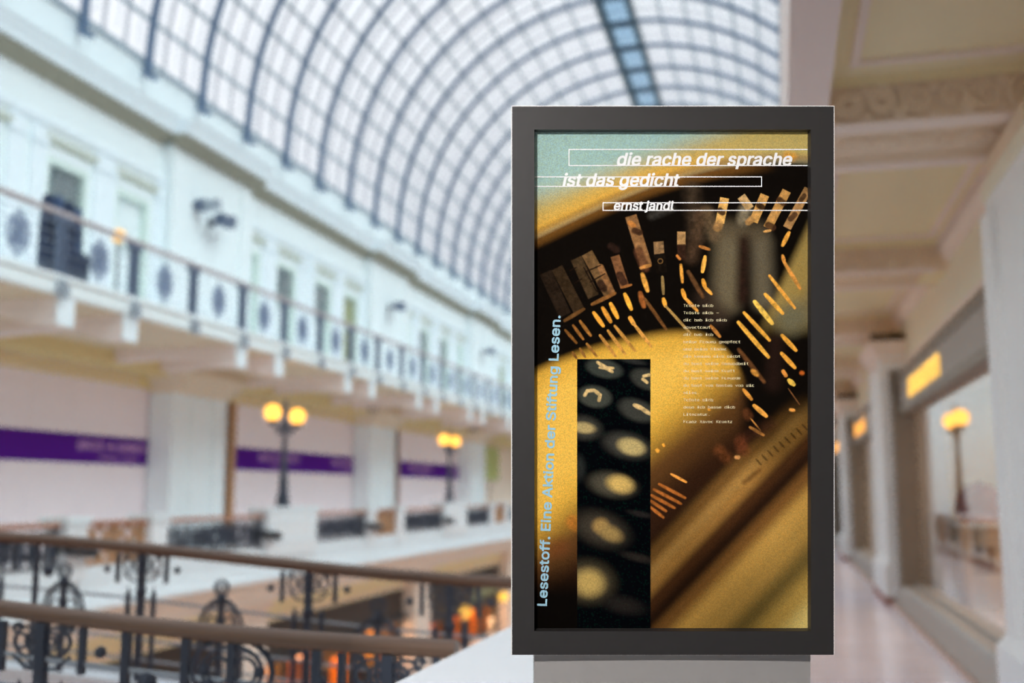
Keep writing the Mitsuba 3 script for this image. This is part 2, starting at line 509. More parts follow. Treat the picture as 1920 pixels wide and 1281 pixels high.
# beam over the columns and the panelled bulkhead behind it
part(cel, 'beam', shp(MB().box(-16.4, -15.75, YB, YE, 4.66, 5.04), 'm_bulkhead'))
bk = MB().box(-16.62, -16.42, YB, YE, 4.35, 5.04)
part(cel, 'bulkhead', shp(bk, 'm_bulkhead'))
for yp in PIERS:
    f = MB()
    for z in (4.40, 4.58):
        f.box(-16.42, -16.39, yp + 2.0, yp + 12.4, z, z + 0.05)
    for y in (yp + 2.0, yp + 12.4):
        f.box(-16.42, -16.39, y, y + 0.06, 4.40, 4.63)
    part(cel, 'panel_mould', shp(f, 'm_rosecream'))

# back wall, columns and floor of the lower left gallery
wll = struct('wall_left_lower')
part(wll, 'wall_face', shp(MB().box(-17.4, -17.0, YB, YE, -1.0, 5.1), 'm_rosecream'))
fll = struct('floor_left', 'floor of the opposite gallery with its white edge')
part(fll, 'slab', shp(MB().box(-17.0, XB + 0.02, YB, YE, -0.45, 0.0), 'm_coping'))
part(fll, 'kerb', shp(MB().box(XB - 0.35, XB + 0.05, YB, YE, 0.0, 0.22), 'm_white'))
part(fll, 'fascia', shp(MB().prism([(XB, -0.02), (XB + 0.06, 0.0), (XB + 0.06, -0.22), (XB + 0.09, -0.24), (XB + 0.12, -0.42), (XB + 0.20, -0.46), (XB + 0.20, -0.56), (XB, -0.60)], YB, YE), 'm_white'))

COLW = 1.35
for i, yp in enumerate(PIERS[1:] + [PIERS[-1] + 14.4]):
    y0, y1 = yp - 1.15, yp + 1.75
    cl = thing('column', 'white square column of the opposite gallery, ' + ['beyond the left edge of the photo', 'nearest, just left of the nearest lamp post', 'second, between the two nearest lamp posts', 'third, right of the second lamp post', 'far one behind the display panel', 'farthest one behind the display panel'][i], 'column', 'columns of the opposite gallery')
    sh = MB().box(-16.5, -15.86, y0, y1, 0, 4.3).box(-15.86, -15.80, y0, y0 + 0.72, 0, 4.3).box(-15.86, -15.80, y1 - 0.72, y1, 0, 4.3).box(-15.86, -15.83, y0 + 1.0, y1 - 1.0, 0.6, 4.1)
    part(cl, 'shaft', shp(sh, 'm_white'))
    cp = MB()
    for e, z0, z1 in ((0.05, 4.24, 4.32), (0.12, 4.32, 4.44), (0.24, 4.44, 4.58), (0.34, 4.58, 4.70), (0.46, 4.70, 4.80), (0.30, 4.80, 5.03)):
        cp.box(-16.5, -15.80 + e, y0 - e, y1 + e, z0, z1)
    for y in (y0 - 0.05, y1 + 0.05):
        cp.spiral((-15.52, y, 4.56), 0.22, 0.04, 0, 4.5 * PI, 0.045)
    part(cl, 'capital', shp(cp, 'm_capital'), label='beige stepped capital')
    part(cl, 'base', shp(MB().box(-16.5, -15.72, y0 - 0.08, y1 + 0.08, 0, 0.35), 'm_white'))


def uplight(x, y, z, length, label, out, group, glow=0.0):
    """dark trough lamp standing on a ledge, lit side up"""
    u = thing('uplight', label, 'uplight', group)
    b = MB().prism([(-0.10, 0.0), (0.10, 0.0), (0.14, 0.12), (0.12, 0.12), (0.085, 0.03), (-0.085, 0.03), (-0.12, 0.12), (-0.14, 0.12)], -length / 2, length / 2)
    b.sphere((0, length * 0.22, 0.09), 0.1, 1, (0.8, 1.4, 0.7))
    m = b.mesh()
    v = m[0] if out == 'y' else np.stack([m[0][:, 1], -m[0][:, 0], m[0][:, 2]], 1)
    part(u, 'housing', shp((v, m[1]), 'm_bronze'), (x, y, z))
    tube = MB().add([[-0.07, -length * 0.45, 0.06], [0.07, -length * 0.45, 0.06], [0.07, length * 0.08, 0.06], [-0.07, length * 0.08, 0.06]], [[0, 1, 2, 3]])
    m = tube.mesh()
    v = m[0] if out == 'y' else np.stack([m[0][:, 1], -m[0][:, 0], m[0][:, 2]], 1)
    if glow:
        s = shp((v, m[1]), None)
        s['emitter'] = {'type': 'area', 'sampling_weight': 2.5, 'radiance': rgb((glow, glow * 0.88, glow * 0.70))}
        part(u, 'tube', s, (x, y, z), label='glowing tube')
    else:
        part(u, 'tube', shp((v, m[1]), 'm_barwhite'), (x, y, z), label='white tube')


for i, yp in enumerate(PIERS[2:5]):
    uplight(-15.78, yp - 1.60, 4.80, 0.85, 'dark bronze uplight on the left of the ' + ['nearest', 'second', 'third'][i] + ' column capital in the opposite gallery', 'x', 'uplights on the opposite columns', 110.0)

# ------------------------------------------------------------------ hoardings in the lower left gallery
HOARD = [(16.4, 28.6), (30.2, 43.9), (45.6, 58.9)]


def lettering(text, h, bold=False):
    m = meshkit.text_mesh(text, h, 0.006, bold)
    return np.array(m.vertices), np.array(m.faces)


for i, (a, b) in enumerate(HOARD):
    h = thing('hoarding', ['pale pink hoarding with purple band left of the nearest column', 'pale pink hoarding with purple band behind the nearest lamp post', 'pale pink hoarding with purple band behind the second lamp post'][i], 'hoarding', 'pink hoardings')
    n = int(round((b - a) / 1.5))
    for k in range(n):
        part(h, 'board', shp(MB().box(-16.60, -16.55, a + (b - a) * k / n + 0.004, a + (b - a) * (k + 1) / n - 0.004, 0.0, 4.345), 'm_pink'))
    bd = part(h, 'band', shp(MB().box(-16.55, -16.535, a, b, 2.285, 2.985), 'm_purple'), label='purple printed band')
    nlet = [[(22.7, 26.1)], [(32.1, 35.1), (38.0, 40.9)], [(46.8, 50.2), (53.1, 56.3)]][i]
    for (p, q) in nlet:
        for text, z, ht, al, be in (('(BOZ\u00b7A\u00b7IIMEVE)', 2.62, 0.2, p, q), ('nnzn  nnn', 2.39, 0.09, p + 0.9, q - 0.9)):
            v, f = lettering(text, ht, True)
            w = v[:, 0].max() - v[:, 0].min()
            vv = np.stack([-16.535 + v[:, 2], al + (v[:, 0] - v[:, 0].min()) * (be - al) / w, z + v[:, 1]], 1)
            part(bd, 'lettering', shp((vv, f), 'm_mauve'))
for i, y in enumerate((30.75,)):
    pn = thing('notice_board', 'narrow brown upright board beside the nearest column', 'board')
    part(pn, 'board', shp(MB().box(-16.50, -16.46, y - 0.72, y - 0.36, 0, 4.33), 'm_wood'))
gb = thing('banner', 'olive green banner in the far part of the opposite gallery by the display panel edge', 'banner')
part(gb, 'sheet', shp(MB().box(-16.3, -16.25, 58.5, 62.0, 2.3, 4.2), 'm_green'))
part(gb, 'pole', shp(MB().cyl((-16.32, 60.2, 0), (-16.32, 60.2, 4.2), 0.03), 'm_dark'))

# ------------------------------------------------------------------ balcony railing of the upper storey
ry = thing('balcony_railing', 'long wrought iron railing with brownish handrail along the upper balcony on the left', 'railing')
PY0, PP = 18.51, 2.247
RY0, RY1 = PY0 - 3 * PP, PY0 + 26 * PP
XR = XB - 0.02
part(ry, 'handrail', shp(MB().prism([(XR - 0.06, 6.50), (XR + 0.05, 6.50), (XR + 0.06, 6.56), (XR + 0.03, 6.60), (XR - 0.04, 6.60), (XR - 0.07, 6.56)], RY0, RY1), 'm_greyrail'))
for z in (5.50, 5.62, 5.80, 5.98, 6.16, 6.34):
    part(ry, 'bar', shp(MB().box(XR - 0.012, XR + 0.012, RY0, RY1, z, z + 0.012), 'm_ironlight'))
pm = MB().box(-0.04, 0.04, -0.13, -0.075, 5.38, 6.5).box(-0.04, 0.04, 0.075, 0.13, 5.38, 6.5).box(-0.03, 0.03, -0.03, 0.03, 5.38, 6.5)
pm.box(-0.05, 0.05, -0.22, 0.22, 6.40, 6.5).box(-0.045, 0.045, -0.16, 0.16, 5.38, 5.46)
for z in (5.7, 5.95, 6.2):
    pm.ring((0, 0, z), 0.07, 0.018, n=8, sides=4)
post_s = shp(pm, 'm_irongrey')
sc = MB().ring((0, 0, 5.22), 0.13, 0.022, n=12, sides=4).ring((0, 0, 5.22), 0.06, 0.02, n=8, sides=4).spiral((0, -0.02, 5.22), 0.2, 0.1, 0.6 * PI, 2.2 * PI, 0.02).box(-0.02, 0.02, -0.03, 0.03, 5.3, 5.40)
scr_s = shp(sc, 'm_ironlight')
orn = MB()
for r in (0.27, 0.16, 0.08):
    orn.ring((0, 0, 5.94), r, 0.024, n=14, sides=4, sq=1.25)
orn.box(-0.02, 0.02, -0.02, 0.02, 5.52, 6.36)
for s1 in (-1, 1):
    orn.spiral((0, s1 * 0.10, 6.1), 0.09, 0.02, 0, 3 * PI, 0.02).spiral((0, s1 * 0.10, 5.78), 0.09, 0.02, 0, 3 * PI, 0.02)
orn_s = shp(orn, 'm_ironblue')
for k in range(-2, 26):
    y = PY0 + PP * k
    part(ry, 'post', post_s, (XR, y, 0))
    part(ry, 'scroll', scr_s, (XB + 0.09, y + 0.02, -0.08))
    part(ry, 'ring_ornament', orn_s, (XR, y + PP / 2, 0))

# dark fabric rolls standing behind the railing near the left edge
for i, (y, dz) in enumerate(((16.22, 0.0), (16.50, 0.04), (16.80, 0.0), (17.06, -0.04))):
    rl = thing('fabric_roll', ['leftmost', 'second from left', 'third from left', 'rightmost'][i] + ' of four dark blue fabric rolls standing behind the balcony railing', 'fabric roll', 'dark fabric rolls on the balcony')
    prof = [(0, 5.385), (0.12, 5.385), (0.13, 5.6), (0.125, 6.4), (0.11, 6.62), (0.085, 6.70), (0.10, 6.80), (0.085, 6.90), (0.0, 6.95)]
    part(rl, 'roll', shp(MB().lathe([(r, z + dz * (z > 6)) for r, z in prof], n=12), 'm_navy2' if i % 2 else 'm_navy', 50), (-12.72, y, 0))
fb = thing('fabric_bale', 'dark blue folded bale lying at the foot of the fabric rolls', 'fabric bale')
part(fb, 'bale', shp(MB().prism([(-12.56, 5.385), (-12.50, 5.42), (-12.50, 5.92), (-12.56, 6.0), (-12.57, 6.0), (-12.57, 5.385)], 16.1, 17.2), 'm_navy'))
gl = thing('globe_lamp', 'small yellow globe lamp on a stem behind the balcony railing', 'lamp')
part(gl, 'stem', shp(MB().cyl((-12.9, 18.65, 5.385), (-12.9, 18.65, 6.62), 0.025, 8), 'm_iron'))
s = shp(MB().sphere((-12.9, 18.65, 6.74), 0.14, 2), None, True)
s['emitter'] = {'type': 'area', 'sampling_weight': 0.25, 'radiance': rgb((1.2, 0.66, 0.10))}
part(gl, 'globe', s)

# ------------------------------------------------------------------ floodlights on the piers of the left wall


def floodlight(x, y, z, label, long=False):
    f = thing('floodlight', label, 'floodlight', 'floodlights on the left wall')
    L = 0.55 if long else 0.26
    part(f, 'housing', shp(MB().prism([(0, -0.12), (0.22, -0.16), (0.30, -0.08), (0.26, 0.10), (0.05, 0.14)], -L, L), 'm_ironlight' if long else 'm_irongrey'), (x + 0.34, y, z))
    part(f, 'end_cap', shp(MB().box(0.0, 0.3, -L - 0.14, -L, -0.17, 0.15), 'm_irongrey'), (x + 0.34, y, z))
    part(f, 'bracket', shp(MB().box(-0.02, 0.36, -0.03, 0.03, -0.03, 0.03).box(-0.02, 0.04, -0.08, 0.08, -0.12, 0.12), 'm_iron'), (x, y, z))
    if not long:
        part(f, 'lamp_head', shp(MB().prism([(0.30, -0.05), (0.52, 0.02), (0.50, 0.26), (0.30, 0.22)], L + 0.02, L + 0.26), 'm_irongrey'), (x, y, z))


for i, yp in enumerate(PIERS[2:5]):
    floodlight(XW + 0.36, yp - 0.2, 9.16, ['small dark floodlight on the nearest pier of the left wall', 'dark floodlight on the second pier of the left wall', 'dark floodlight on the third pier of the left wall'][i])
lf = thing('floodlight', 'long grey box floodlight above the small one on the nearest pier of the left wall', 'floodlight', 'floodlights on the left wall')
part(lf, 'housing', shp(MB().prism([(25.72, 9.34), (25.98, 9.34), (26.02, 9.48), (25.94, 9.60), (25.76, 9.60), (25.68, 9.48)], XW + 0.62, XW + 1.02, 'x'), 'm_ironlight'))
part(lf, 'end_cap', shp(MB().prism([(25.70, 9.32), (26.0, 9.32), (26.04, 9.48), (25.96, 9.62), (25.74, 9.62), (25.66, 9.48)], XW + 0.36, XW + 0.62, 'x'), 'm_irongrey'))

# ------------------------------------------------------------------ balustrade of the opposite gallery
XL = -12.4
PEDS = [25.8 + 14.4 * k for k in range(-1, 4)]
WHERE = ['before the left edge of the photograph', 'nearest', 'second', 'third', 'fourth']


def pedestal(y0, y1, h, label, group):
    p = thing('pedestal', label, 'pedestal', group)
    b = MB().box(XL - 0.32, XL + 0.16, y0, y1, 0.0, h - 0.16)
    part(p, 'body', shp(b, 'm_coping'))
    part(p, 'cap', shp(MB().box(XL - 0.38, XL + 0.22, y0 - 0.07, y1 + 0.07, h - 0.10, h).box(XL - 0.35, XL + 0.19, y0 - 0.04, y1 + 0.04, h - 0.17, h - 0.10), 'm_white'))
    if y1 - y0 > 1:
        f = MB()
        for z in (0.32, h - 0.36):
            f.box(XL + 0.16, XL + 0.19, y0 + 0.2, y1 - 0.2, z, z + 0.06)
        for y in (y0 + 0.2, y1 - 0.26):
            f.box(XL + 0.16, XL + 0.19, y, y + 0.06, 0.32, h - 0.30)
        part(p, 'panel_mould', shp(f, 'm_white'))


def scrollwork(y0, y1, z0, z1):
    m = MB()
    rng = np.random.default_rng(7)
    cy = (y0 + y1) / 2
    n = max(2, int((y1 - y0) / 0.34))
    for k in range(n):
        y = y0 + (k + 0.5) * (y1 - y0) / n
        for j, z in enumerate((z0 + 0.14, (z0 + z1) / 2, z1 - 0.14)):
            m.spiral((0, y, z), 0.155, 0.02, rng.uniform(0, 6), rng.uniform(0, 6) + 13, 0.024, n=20, sides=3)
        m.ring((0, y + 0.5 * (y1 - y0) / n, (z0 + z1) / 2), 0.12, 0.024, n=10, sides=3)
        m.box(-0.012, 0.012, y - 0.01, y + 0.01, z0, z1)
    for r in (0.30, 0.2, 0.1):
        m.ring((0, cy, (z0 + z1) / 2), r, 0.026, n=16, sides=4)
    for s1 in (-1, 1):
        for q in (0.42, 0.62):
            m.spiral((0, cy + s1 * q, (z0 + z1) / 2), 0.24, 0.03, 0, 13, 0.024, n=24, sides=4)
    return m


def iron_panel(y0, y1, label):
    p = thing('iron_balustrade', label, 'balustrade', 'iron balustrade panels of the opposite gallery')
    part(p, 'handrail', shp(MB().prism([(XL - 0.12, 0.94), (XL + 0.06, 0.94), (XL + 0.08, 0.99), (XL + 0.05, 1.03), (XL - 0.11, 1.03), (XL - 0.14, 0.99)], y0, y1), 'm_terracotta'), label='reddish brown handrail')
    part(p, 'scrollwork', shp(scrollwork(y0 + 0.05, y1 - 0.05, 0.30, 0.86), 'm_iron'), (XL, 0, 0), label='dense black wrought iron scrolls', kind=None)
    part(p, 'bottom_bar', shp(MB().box(XL - 0.025, XL + 0.025, y0, y1, 0.26, 0.30), 'm_iron'))
    part(p, 'top_bar', shp(MB().box(XL - 0.025, XL + 0.025, y0, y1, 0.86, 0.89), 'm_iron'))
    for y in (y0 + 0.03, y1 - 0.03):
        part(p, 'end_post', shp(MB().box(XL - 0.03, XL + 0.03, y - 0.03, y + 0.03, 0.22, 0.94), 'm_iron'))


def lattice_panel(y0, y1, label):
    p = thing('wooden_balustrade', label, 'balustrade', 'wooden balustrade panels of the opposite gallery')
    part(p, 'handrail', shp(MB().box(XL - 0.12, XL + 0.08, y0, y1, 0.93, 1.03), 'm_terracotta'))
    n = 2
    for k in range(n + 1):
        y = y0 + 0.05 + (y1 - y0 - 0.1) * k / n
        part(p, 'post', shp(MB().box(XL - 0.04, XL + 0.04, y - 0.05, y + 0.05, 0.22, 0.93), 'm_wood'))
    part(p, 'bottom_rail', shp(MB().box(XL - 0.04, XL + 0.04, y0, y1, 0.24, 0.33), 'm_wood'))
    for k in range(n):
        a = y0 + 0.1 + (y1 - y0 - 0.1) * k / n
        b = a + (y1 - y0 - 0.1) / n - 0.1
        for (pa, za, pb, zb) in ((a, 0.33, b, 0.93), (a, 0.93, b, 0.33), (a, 0.63, (a + b) / 2, 0.33), ((a + b) / 2, 0.93, b, 0.63), (a, 0.63, (a + b) / 2, 0.93), ((a + b) / 2, 0.33, b, 0.63)):
            part(p, 'slat', shp(MB().tube([(XL, pa, za), (XL, pb, zb)], 0.045, 4), 'm_wood'))


def lamp(x, y, z, label, group):
    l = thing('lamp_post', label, 'lamp post', group)
    prof = [(0, 0), (0.19, 0), (0.19, 0.06), (0.15, 0.10), (0.165, 0.18), (0.13, 0.30), (0.11, 0.62), (0.12, 0.66), (0.10, 0.72), (0.075, 1.3), (0.085, 1.34), (0.065, 1.4), (0.06, 2.0), (0.10, 2.04),
            (0.12, 2.12), (0.08, 2.18), (0.055, 2.3), (0.065, 2.5), (0.03, 2.66), (0.045, 2.70), (0.0, 2.80)]
    part(l, 'pole', shp(MB().lathe(prof, n=14), 'm_iron', 40), (x, y, z))
    for s1 in (-1, 1):
        q = [(0, s1 * 0.05, 2.1)] + [(0, s1 * (0.1 + 0.6 * t), 2.06 - 0.12 * math.sin(PI * t) + 0.03 * t) for t in np.linspace(0, 1, 9)]
        arm = MB().tube(q, 0.028, 6).spiral((0, s1 * 0.34, 1.96), 0.13, 0.03, 0, s1 * 11, 0.02).lathe([(0, 2.06), (0.10, 2.08), (0.13, 2.14), (0.12, 2.18), (0, 2.18)], (0, s1 * 0.72, 0), 10)
        a = part(l, 'arm', shp(arm, 'm_iron', 40), (x, y, z))
        s = shp(MB().sphere((0, s1 * 0.72, 2.37), 0.21, 3), None, True)
        s['emitter'] = {'type': 'area', 'sampling_weight': 0.25, 'radiance': rgb((2.3, 1.0, 0.15))}
        part(l, 'globe', s, (x, y, z), label='glowing yellow glass globe')


for i, yc in enumerate(PEDS):
    if i:
        pedestal(yc - 1.45, yc + 1.45, 1.21, ['', 'wide white pedestal under the nearest lamp post of the opposite gallery', 'wide white pedestal under the second lamp post of the opposite gallery', 'wide white pedestal under the third lamp post, behind the display panel', 'wide white pedestal under the fourth lamp post, behind the display panel'][i], 'wide pedestals of the opposite gallery')
        lamp(XL - 0.05, yc - 0.25, 1.21, 'two-globe black lamp post in the opposite gallery, ' + WHERE[i] + (' one' if i > 1 else ' one left of the display'), 'lamp posts of the opposite gallery')
    for j, o in enumerate((5.55, 8.2)):
        pedestal(yc + o - 0.28, yc + o + 0.28, 1.13, 'slim white pedestal in the opposite balustrade, ' + ['first', 'second', 'third', 'fourth', 'fifth', 'sixth', 'seventh', 'eighth', 'ninth', 'tenth'][2 * i + j] + ' from the left', 'slim pedestals of the opposite gallery')
    iron_panel(yc + 1.53, yc + 5.19, 'black iron scroll balustrade panel, ' + ['cut off by the left edge of the photo', 'right of the nearest lamp pedestal', 'right of the second lamp pedestal', 'right of the third lamp pedestal', 'right of the fourth lamp pedestal'][i])
    lattice_panel(yc + 5.91, yc + 7.84, 'brown wooden lattice balustrade panel between two slim pedestals, ' + ['nearest one, at the left', 'second one', 'third one', 'fourth one, behind the display', 'farthest one'][i])
    if i < 4:
        iron_panel(yc + 8.56, yc + 12.87, 'black iron scroll balustrade panel, ' + ['left of the nearest lamp pedestal', 'left of the second lamp pedestal', 'left of the third lamp pedestal', 'left of the fourth lamp pedestal'][i])
# little spotlights clamped to the ends of the iron panels
for i, y in enumerate((16.6, 23.95, 30.9, 38.6)):
    sp = thing('clamp_spotlight', 'small black spotlight clamped to the opposite balustrade, ' + ['leftmost', 'beside the nearest lamp pedestal', 'beside the third slim pedestal', 'beside the second lamp pedestal'][i], 'spotlight', 'clamped spotlights')
    part(sp, 'arm', shp(MB().tube([(XL + 0.02, y, 0.58), (XL + 0.16, y, 0.6), (XL + 0.3, y + 0.02, 0.56)], 0.025, 6).box(XL - 0.04, XL + 0.06, y - 0.05, y + 0.05, 0.5, 0.66), 'm_dark'))
    part(sp, 'head', shp(MB().tube([(XL + 0.26, y - 0.05, 0.57), (XL + 0.34, y + 0.62, 0.50)], [0.10, 0.115], 10), 'm_dark', 50))

# ------------------------------------------------------------------ ground floor seen below the opposite gallery
gf = struct('floor_ground', 'ground floor of the hall')
part(gf, 'paving', shp(MB().box(-18.0, 8.0, YB, YE, -5.6, -5.38), 'm_groundfloor'))
cl2 = struct('ceiling_left_lower', 'cream ceiling and frieze under the opposite gallery')
part(cl2, 'soffit', shp(MB().box(-14.2, XB, YB, YE, -0.62, -0.5), 'm_rosecream'))
part(cl2, 'cove', shp(MB().prism([(XB - 0.1, -0.62), (XB - 0.1, -0.8), (XB - 0.35, -0.95), (XB - 0.45, -1.2), (-14.0, -1.2), (-14.0, -0.62)], YB, YE), 'm_rosecream'))
part(cl2, 'frieze', shp(MB().box(-14.2, -14.0, YB, YE, -2.02, -1.2), 'm_cream'))
for z in (-1.32, -1.95):
    part(cl2, 'mould', shp(MB().box(-14.0, -13.95, YB, YE, z, z + 0.07), 'm_rosecream'))
wlg = struct('wall_left_ground')
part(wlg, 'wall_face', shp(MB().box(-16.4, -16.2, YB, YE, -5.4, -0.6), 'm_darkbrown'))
GP = [11.8, 26.2, 40.2, 54.6, 69.0]
for i, y in enumerate(GP):
    p = thing('ground_pillar', 'rose white ground floor pillar, ' + ['first', 'second', 'third', 'fourth', 'fifth'][i] + ' from the left', 'pillar', 'ground floor pillars')
    part(p, 'shaft', shp(MB().box(-14.2, -13.55, y - 0.9, y + 0.9, -5.38, -1.2), 'm_rosecream'))
    part(p, 'cap', shp(MB().box(-14.2, -13.45, y - 1.0, y + 1.0, -1.5, -1.2), 'm_rosecream'))
rng = np.random.default_rng(3)
for i in range(len(GP) - 1):
    a, b = GP[i] + 0.92, GP[i + 1] - 0.92
    zb = -3.5 if i == 2 else -2.95
    sf = thing('shopfront', 'dark brown shopfront on the ground floor between pillars ' + ['one and two', 'two and three', 'three and four', 'four and five', 'five and six', 'six and seven', 'seven and eight'][i], 'shopfront', 'ground floor shopfronts')
    part(sf, 'signboard', shp(MB().box(-14.35, -14.05, a, b, zb, -2.02), 'm_darkbrown'))
    part(sf, 'awning', shp(MB().prism([(-14.05, zb + 0.04), (-13.80, zb - 0.12), (-13.78, zb - 0.18), (-14.05, zb - 0.06)], a, b), 'm_dark'))
    for y in np.linspace(a, b - 0.1, 6):
        part(sf, 'post', shp(MB().box(-14.25, -14.1, y, y + 0.1, -5.38, zb), 'm_dark'))
    part(sf, 'ceiling_board', shp(MB().box(-16.2, -14.35, a, b, zb + 0.2, zb + 0.3), 'm_darkbrown'))
    s = shp(MB().add([[-15.9, a + 0.8, zb + 0.18], [-14.7, a + 0.8, zb + 0.18], [-14.7, b - 0.8, zb + 0.18], [-15.9, b - 0.8, zb + 0.18]], [[0, 3, 2, 1]]), None)
    s['emitter'] = {'type': 'area', 'sampling_weight': 0.6, 'radiance': rgb((8.0, 4.8, 2.4))}
    part(sf, 'light_panel', s, label='warm light panel in the shop ceiling')
    # goods: orange and amber display blocks and hanging cloths, each of its own
    k = 0
    y = a + 0.25
    while y < b - 0.7 and k < 14:
        w = rng.uniform(0.45, 0.9)
        h = rng.uniform(0.9, 1.0 + 0.8 * (-zb - 2.0 > 1.2) + 1.35 * (-zb - 2.0 <= 1.2))
        x = rng.uniform(-14.7, -14.45)
        d = thing('display_stand', 'draped display stand ' + ['one', 'two', 'three', 'four', 'five', 'six', 'seven', 'eight', 'nine', 'ten', 'eleven', 'twelve', 'thirteen', 'fourteen'][k] + ' in the ground shopfront between pillars ' + ['one and two', 'two and three', 'three and four', 'four and five', 'five and six', 'six and seven', 'seven and eight'][i], 'display stand', 'orange display stands')
        n = 10
        yy = np.linspace(0, w, n)
        prof = [(yy[q], 0.05 * math.sin(q * 2.1)) for q in range(n)] + [(yy[q], -0.22 + 0.03 * math.sin(q * 1.7)) for q in range(n - 1, -1, -1)]
        m = trimesh.creation.extrude_polygon(Polygon(prof), h, engine='earcut')
        v = np.array(m.vertices)
        vv = np.stack([x + v[:, 1], y + v[:, 0], -5.30 + v[:, 2]], 1)
        part(d, 'drape', shp((vv, np.array(m.faces)[:, ::-1]), ['m_orange', 'm_orange', 'm_dark', 'm_amber', 'm_orange', 'm_leather', 'm_orange', 'm_darkbrown'][(k + i) % 8]))
        part(d, 'plinth', shp(MB().box(x - 0.28, x + 0.1, y - 0.03, y + w + 0.03, -5.38, -5.28), 'm_dark'))
        y += w + rng.uniform(0.1, 0.45)
        k += 1
for i, y in enumerate((45.9, 52.5)):
    g = thing('globe_lamp', ['yellow globe lamp on the ground floor right of the wide pillar, under the bridge handrail', 'farther yellow globe lamp on the ground floor behind the display panel'][i], 'lamp', None)
    part(g, 'bracket', shp(MB().box(-14.05, -13.5, y - 0.03, y + 0.03, -3.36, -3.30), 'm_dark'))
    s = shp(MB().sphere((-13.5, y, -3.30 - 0.24), 0.24, 2), None, True)
    s['emitter'] = {'type': 'area', 'sampling_weight': 0.25, 'radiance': rgb((1.3, 0.68, 0.10))}
    part(g, 'globe', s)
sg = 'shopfront_002'
v, f = lettering('Jamin', 0.5, True)
w = v[:, 0].max() - v[:, 0].min()
part(sg, 'lettering', shp((np.stack([-14.05 + v[:, 2], 48.7 + v[:, 0] * 4.6 / w, -3.38 + v[:, 1]], 1), f), 'm_paleletter'), label='pale green lettering on the dark signboard')

# ------------------------------------------------------------------ footbridge with its two railings
BX = [-12.3, -11.5, -10.7, -9.9, -8.9, -7.6, -6.2, -4.91, -4.38, -3.38, -2.84, -2.33, -1.96, -1.53, -1.05]
BZ = [1.03, 1.035, 1.06, 1.10, 1.18, 1.27, 1.31, 1.275, 1.25, 1.175, 1.12, 1.085, 1.06, 1.04, 1.035]


def bz(x):
    return float(np.interp(x, BX, BZ))


bxs = np.linspace(-12.3, -1.06, 60)
ker = np.convolve(np.pad([bz(x) for x in bxs], 3, mode='edge'), np.ones(7) / 7, 'valid')


def bzs(x):
    return float(np.interp(x, bxs, ker))


br = thing('footbridge', 'arched footbridge with red brown deck and white kerbs crossing the hall in the foreground', 'footbridge')
NY, FY = 3.5, 6.0


def along(y0, y1, zt, zb):
    """a strip of the bridge between two offsets below the handrail line"""
    v, f = [], []
    for x in bxs:
        z = bzs(x)
        v += [[x, y0, z + zt], [x, y1, z + zt], [x, y1, z + zb], [x, y0, z + zb]]
    for i in range(len(bxs) - 1):
        o, q = 4 * i, 4 * i + 4
        for a, b in ((0, 1), (1, 2), (2, 3), (3, 0)):
            f.append([o + a, o + b, q + b, q + a])
    n = 4 * (len(bxs) - 1)
    f += [[3, 2, 1, 0], [n, n + 1, n + 2, n + 3]]
    return MB().add(v, f)


part(br, 'deck', shp(along(NY - 0.05, FY + 0.05, -0.98, -1.03), 'm_reddeck', 30))
part(br, 'slab', shp(along(NY - 0.2, FY + 0.2, -1.03, -1.30), 'm_white', 30))
part(br, 'kerb', shp(along(FY - 0.06, FY + 0.16, -0.80, -1.03), 'm_white', 30))
part(br, 'kerb', shp(along(NY - 0.16, NY + 0.06, -0.86, -1.03), 'm_white', 30))


